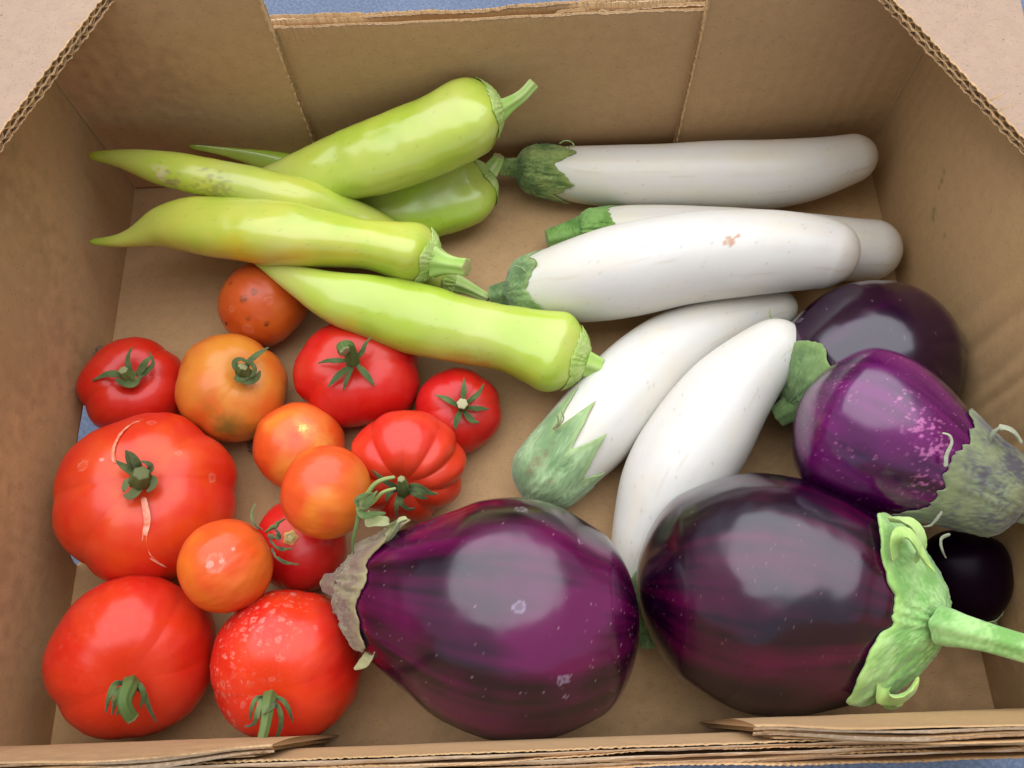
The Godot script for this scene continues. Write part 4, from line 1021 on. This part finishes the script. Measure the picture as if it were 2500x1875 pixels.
func make_purple_eggplants():
	var g := "purple eggplants in the front right of the box"
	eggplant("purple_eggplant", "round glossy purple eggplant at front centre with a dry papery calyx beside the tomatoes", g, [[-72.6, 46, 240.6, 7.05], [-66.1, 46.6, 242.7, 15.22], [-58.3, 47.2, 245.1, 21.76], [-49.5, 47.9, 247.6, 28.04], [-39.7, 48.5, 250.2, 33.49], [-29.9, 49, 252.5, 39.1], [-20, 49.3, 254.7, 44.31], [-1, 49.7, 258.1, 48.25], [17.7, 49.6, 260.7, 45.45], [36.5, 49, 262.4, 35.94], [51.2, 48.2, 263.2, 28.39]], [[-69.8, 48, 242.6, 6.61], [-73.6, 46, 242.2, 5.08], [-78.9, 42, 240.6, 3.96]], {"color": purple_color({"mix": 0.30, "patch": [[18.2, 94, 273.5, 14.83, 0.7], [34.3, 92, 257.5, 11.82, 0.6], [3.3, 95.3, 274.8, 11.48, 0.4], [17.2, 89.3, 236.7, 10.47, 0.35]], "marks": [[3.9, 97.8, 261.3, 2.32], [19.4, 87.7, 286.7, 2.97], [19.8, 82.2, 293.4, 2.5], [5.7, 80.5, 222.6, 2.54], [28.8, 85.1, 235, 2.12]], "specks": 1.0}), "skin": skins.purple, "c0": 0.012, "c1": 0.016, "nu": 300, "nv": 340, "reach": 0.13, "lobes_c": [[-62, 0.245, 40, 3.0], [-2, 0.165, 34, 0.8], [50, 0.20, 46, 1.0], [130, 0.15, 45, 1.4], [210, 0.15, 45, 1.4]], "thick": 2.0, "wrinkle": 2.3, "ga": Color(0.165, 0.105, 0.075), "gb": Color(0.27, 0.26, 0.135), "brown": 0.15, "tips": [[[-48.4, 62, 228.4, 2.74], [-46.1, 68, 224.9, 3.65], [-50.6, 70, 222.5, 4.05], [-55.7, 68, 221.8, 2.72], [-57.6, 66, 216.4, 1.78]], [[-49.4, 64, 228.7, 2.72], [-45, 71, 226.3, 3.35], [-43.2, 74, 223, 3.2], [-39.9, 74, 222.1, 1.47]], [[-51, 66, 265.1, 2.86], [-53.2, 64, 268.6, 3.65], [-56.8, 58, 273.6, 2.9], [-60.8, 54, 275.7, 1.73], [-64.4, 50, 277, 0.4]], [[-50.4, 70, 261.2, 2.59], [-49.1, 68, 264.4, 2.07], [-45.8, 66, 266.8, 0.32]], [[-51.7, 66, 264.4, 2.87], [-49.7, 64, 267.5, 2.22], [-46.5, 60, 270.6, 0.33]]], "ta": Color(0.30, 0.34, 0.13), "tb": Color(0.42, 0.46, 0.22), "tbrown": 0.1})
	eggplant("purple_eggplant", "dark shiny oval eggplant at front right with a thick bright green stem and curled calyx", g, [[160.1, 76.7, 271.2, 12.09], [155.5, 72.5, 268.7, 20.16], [150.5, 68.7, 266.3, 27.55], [143.7, 64.1, 263.5, 34.68], [128.9, 56.5, 258.4, 43.05], [112.8, 50.5, 254.2, 47.75], [95.4, 46.1, 250.8, 47.74], [77, 43.2, 248.5, 41.24], [63.5, 42.1, 247.4, 33.22], [52.7, 41.7, 246.9, 25.45]], [[157.5, 84, 272.3, 7.43], [161, 90, 274.7, 6.28], [168.4, 92, 277.5, 5.4], [182.8, 93, 282.8, 5.03]], {"color": purple_color({"mix": 0.02, "deep": Color(0.010, 0.0010, 0.009), "vivid": Color(0.085, 0.003, 0.032), "patch": [[60.8, 78.3, 264.6, 10.44, 0.7], [77.4, 86.4, 269.2, 11.82, 0.35], [88.9, 79.4, 285.3, 13.52, 0.3], [131.3, 90.8, 231, 10.44, 0.4]], "specks": 0.5}), "skin": skins.purple, "c0": 0.014, "c1": 0.018, "nu": 280, "nv": 320, "reach": 0.09, "lobes_c": [[62, 0.225, 48, 3.0], [-62, 0.24, 48, 3.0], [180, 0.18, 50, 0.5], [120, 0.14, 40, 0.5], [240, 0.14, 40, 0.5]], "thick": 2.6, "wrinkle": 1.3, "sharp": 0.8, "ga": Color(0.17, 0.36, 0.09), "gb": Color(0.34, 0.55, 0.20), "tips": [[[148.8, 93, 250.2, 3.04], [150, 97, 245.6, 3.63], [148.7, 99, 239.3, 3.39], [145, 98, 235.8, 2.68], [141.9, 94, 234.7, 1.85]], [[139.8, 96, 250.4, 2.41], [139, 100, 243.9, 2.76], [143.2, 103, 241.1, 2.98], [145.8, 103, 245.4, 2.61], [148.1, 101, 249.9, 1.78], [151.9, 100, 255.8, 0.24]], [[139.2, 76, 282.3, 2.46], [134.6, 74, 289, 3.69], [135.5, 74, 295.4, 4.27], [140.6, 76, 296.3, 3.63], [146, 78, 292.5, 1.81], [147.5, 79, 289.2, 0.48]], [[136.7, 70, 290.6, 1.86], [137.6, 68, 295.9, 2.48], [141.4, 68, 298.6, 2.47], [143.7, 69, 297.3, 0.62]]], "tip_thick": 1.1, "ta": Color(0.27, 0.44, 0.10), "tb": Color(0.42, 0.58, 0.18)})
	eggplant("purple_eggplant", "bright violet pear-shaped eggplant with pink speckles and a grey-purple calyx at the right wall", g, [[200.4, 76.4, 227.4, 14.14], [191.9, 74.8, 221, 17.8], [184.6, 73.5, 215.5, 20.38], [175.7, 72, 208.8, 25.12], [163.5, 70.1, 199.6, 31.59], [150.6, 68.4, 189.9, 34.78], [139.1, 67, 181.3, 31.32], [128.2, 65.8, 173.1, 23.77]], [[197.7, 77, 226.2, 7.25], [204.1, 78, 230.9, 5.39], [210.1, 78, 235.2, 4.65]], {"color": purple_color({"mix": 0.42, "deep": Color(0.022, 0.002, 0.026), "vivid": Color(0.13, 0.006, 0.095), "pink": [[158.1, 101.6, 201.2, 8.37, 0.9], [162, 100.2, 208.9, 7.29, 1.0], [152.3, 102.8, 190.6, 5.98, 0.6], [159, 91.6, 222.5, 8.76, 0.45], [133.7, 96.3, 171.7, 9.16, 0.3], [128.8, 88.5, 207, 10.8, 0.3]], "patch": []}), "skin": skins.purple, "c0": 0.006, "c1": 0.017, "nu": 260, "nv": 280, "lobes": 2, "amp": 0.03, "phase": 0.6, "reach": 0.305, "lobes_c": [[68, 0.385, 40, 0.8], [5, 0.35, 36, 0.5], [-62, 0.425, 36, 0.8], [150, 0.28, 45, 0.5], [220, 0.28, 45, 0.5]], "thick": 1.5, "wrinkle": 0.8, "ga": Color(0.085, 0.075, 0.085), "gb": Color(0.20, 0.27, 0.13), "brown": 0.12, "tips": [[[187.3, 90, 206.7, 1.03], [186.6, 95, 203.6, 1.4], [188.4, 99, 202.3, 1.51], [191.9, 100, 204.2, 1.38], [195.4, 98, 209, 0.88]], [[165, 98, 216.8, 0.87], [165.4, 100, 212.2, 0.75], [167.6, 102, 208.4, 0.56], [166.6, 103, 205.4, 0.44], [163.9, 103, 204.9, 0.31]], [[165.8, 86, 230.7, 0.76], [163.4, 86, 233.1, 0.63], [161.2, 84, 235.5, 0.51], [159.2, 82, 235.4, 0.26]], [[169, 82, 238.6, 0.76], [165.8, 80, 239.6, 0.64], [166.4, 78, 243.7, 0.45], [169.1, 74, 246.3, 0.26]]], "ta": Color(0.24, 0.25, 0.18), "tb": Color(0.34, 0.36, 0.24)})
	eggplant("purple_eggplant", "blackish purple eggplant with a scratch and green calyx, behind the violet pear-shaped one", g, [[133.5, 34, 164.9, 19.39], [144.5, 34.1, 159.6, 30.29], [170.5, 33.8, 148.7, 38.89], [189.4, 33.2, 142.1, 35.64], [211.4, 32, 135.9, 26.6]], [[140.7, 34, 163.7, 10.78], [132.7, 30, 167.1, 6.51], [128, 26, 168.9, 5.25]], {"color": purple_color({"mix": -0.05, "deep": Color(0.014, 0.002, 0.014), "vivid": Color(0.05, 0.004, 0.04), "marks": [[138.1, 49, 129.8, 1.72]], "specks": 0.5}), "skin": skins.purple, "c0": 0.014, "c1": 0.020, "nu": 180, "nv": 170, "lobes": 4, "amp": 0.025, "reach": 0.10, "lobes_c": [[50, 0.16, 40, 1.0], [-30, 0.17, 45, 1.0], [-100, 0.19, 40, 1.0], [140, 0.16, 45, 0.4]], "thick": 2.6, "wrinkle": 1.0, "ga": Color(0.11, 0.19, 0.06), "gb": Color(0.20, 0.31, 0.11), "tips": [[[136.1, 34, 130.9, 1.12], [132, 38, 127.7, 0.95], [128.4, 42, 126.4, 0.79], [126, 45, 124.3, 0.63], [125.7, 48, 122.1, 0.31]]]})
	var dark := spine([[202.5, 25.8, 265.2, 9.94], [197.5, 30.5, 256.4, 16.26], [192.8, 33.6, 244.9, 20.31], [190.3, 34, 235.4, 18.08], [189, 33.1, 228.2, 12.57]])
	eggplant("purple_eggplant", "small black eggplant deep in the front right corner under the calyxes", g, [[202.5, 25.8, 265.2, 9.94], [197.5, 30.5, 256.4, 16.26], [192.8, 33.6, 244.9, 20.31], [190.3, 34, 235.4, 18.08], [189, 33.1, 228.2, 12.57]], [[202, 26, 264.3, 4.77], [204.1, 22, 269.1, 4], [206.4, 16, 273.1, 3.23]], {"color": purple_color({"mix": -0.2, "deep": Color(0.006, 0.0012, 0.006), "vivid": Color(0.012, 0.001, 0.010), "specks": 0.0}), "skin": skins.dull_purple, "c0": 0.014, "c1": 0.014, "nu": 110, "nv": 110, "reach": 0.10, "lobes_c": [[0, 0.17, 45, 0.4], [120, 0.17, 45, 0.4], [240, 0.17, 45, 0.4]]})

# =============================================================== crumbs
func make_crumbs():
	var dry := func(p: Vector3, _u: float, _a: float) -> Color:
		return Color(0.10, 0.055, 0.03).lerp(Color(0.20, 0.12, 0.06), clampf(0.5 + fine.get_noise_3dv(p * 1500.0), 0, 1))
	var k := 0
	for c in [[[[-130.3, 2, 166.2, 1.85], [-128.4, 3, 164.9, 3.35], [-127.4, 3, 167.6, 2.84], [-128, 2, 168.5, 1.34]], "brown dried stalk crumb on the box floor beside the green-streaked orange tomato"], [[[-207, 20, 118.2, 1.69], [-204.1, 22, 117.8, 3.7], [-202.9, 20, 118.4, 1.52]], "dark torn crumb stuck at the top of the hand hole"]]:
		var at := Vector3(c[0][1][0], c[0][1][1], c[0][1][2]) * MM
		var t := thing("stalk_crumb", c[1], "crumb", at - Vector3(0, 0.001, 0))
		part("flake", strip(c[0], 1.2, at - Vector3(0, 0.02, 0), dry, t.position), skins.calyx, t)
		k += 1
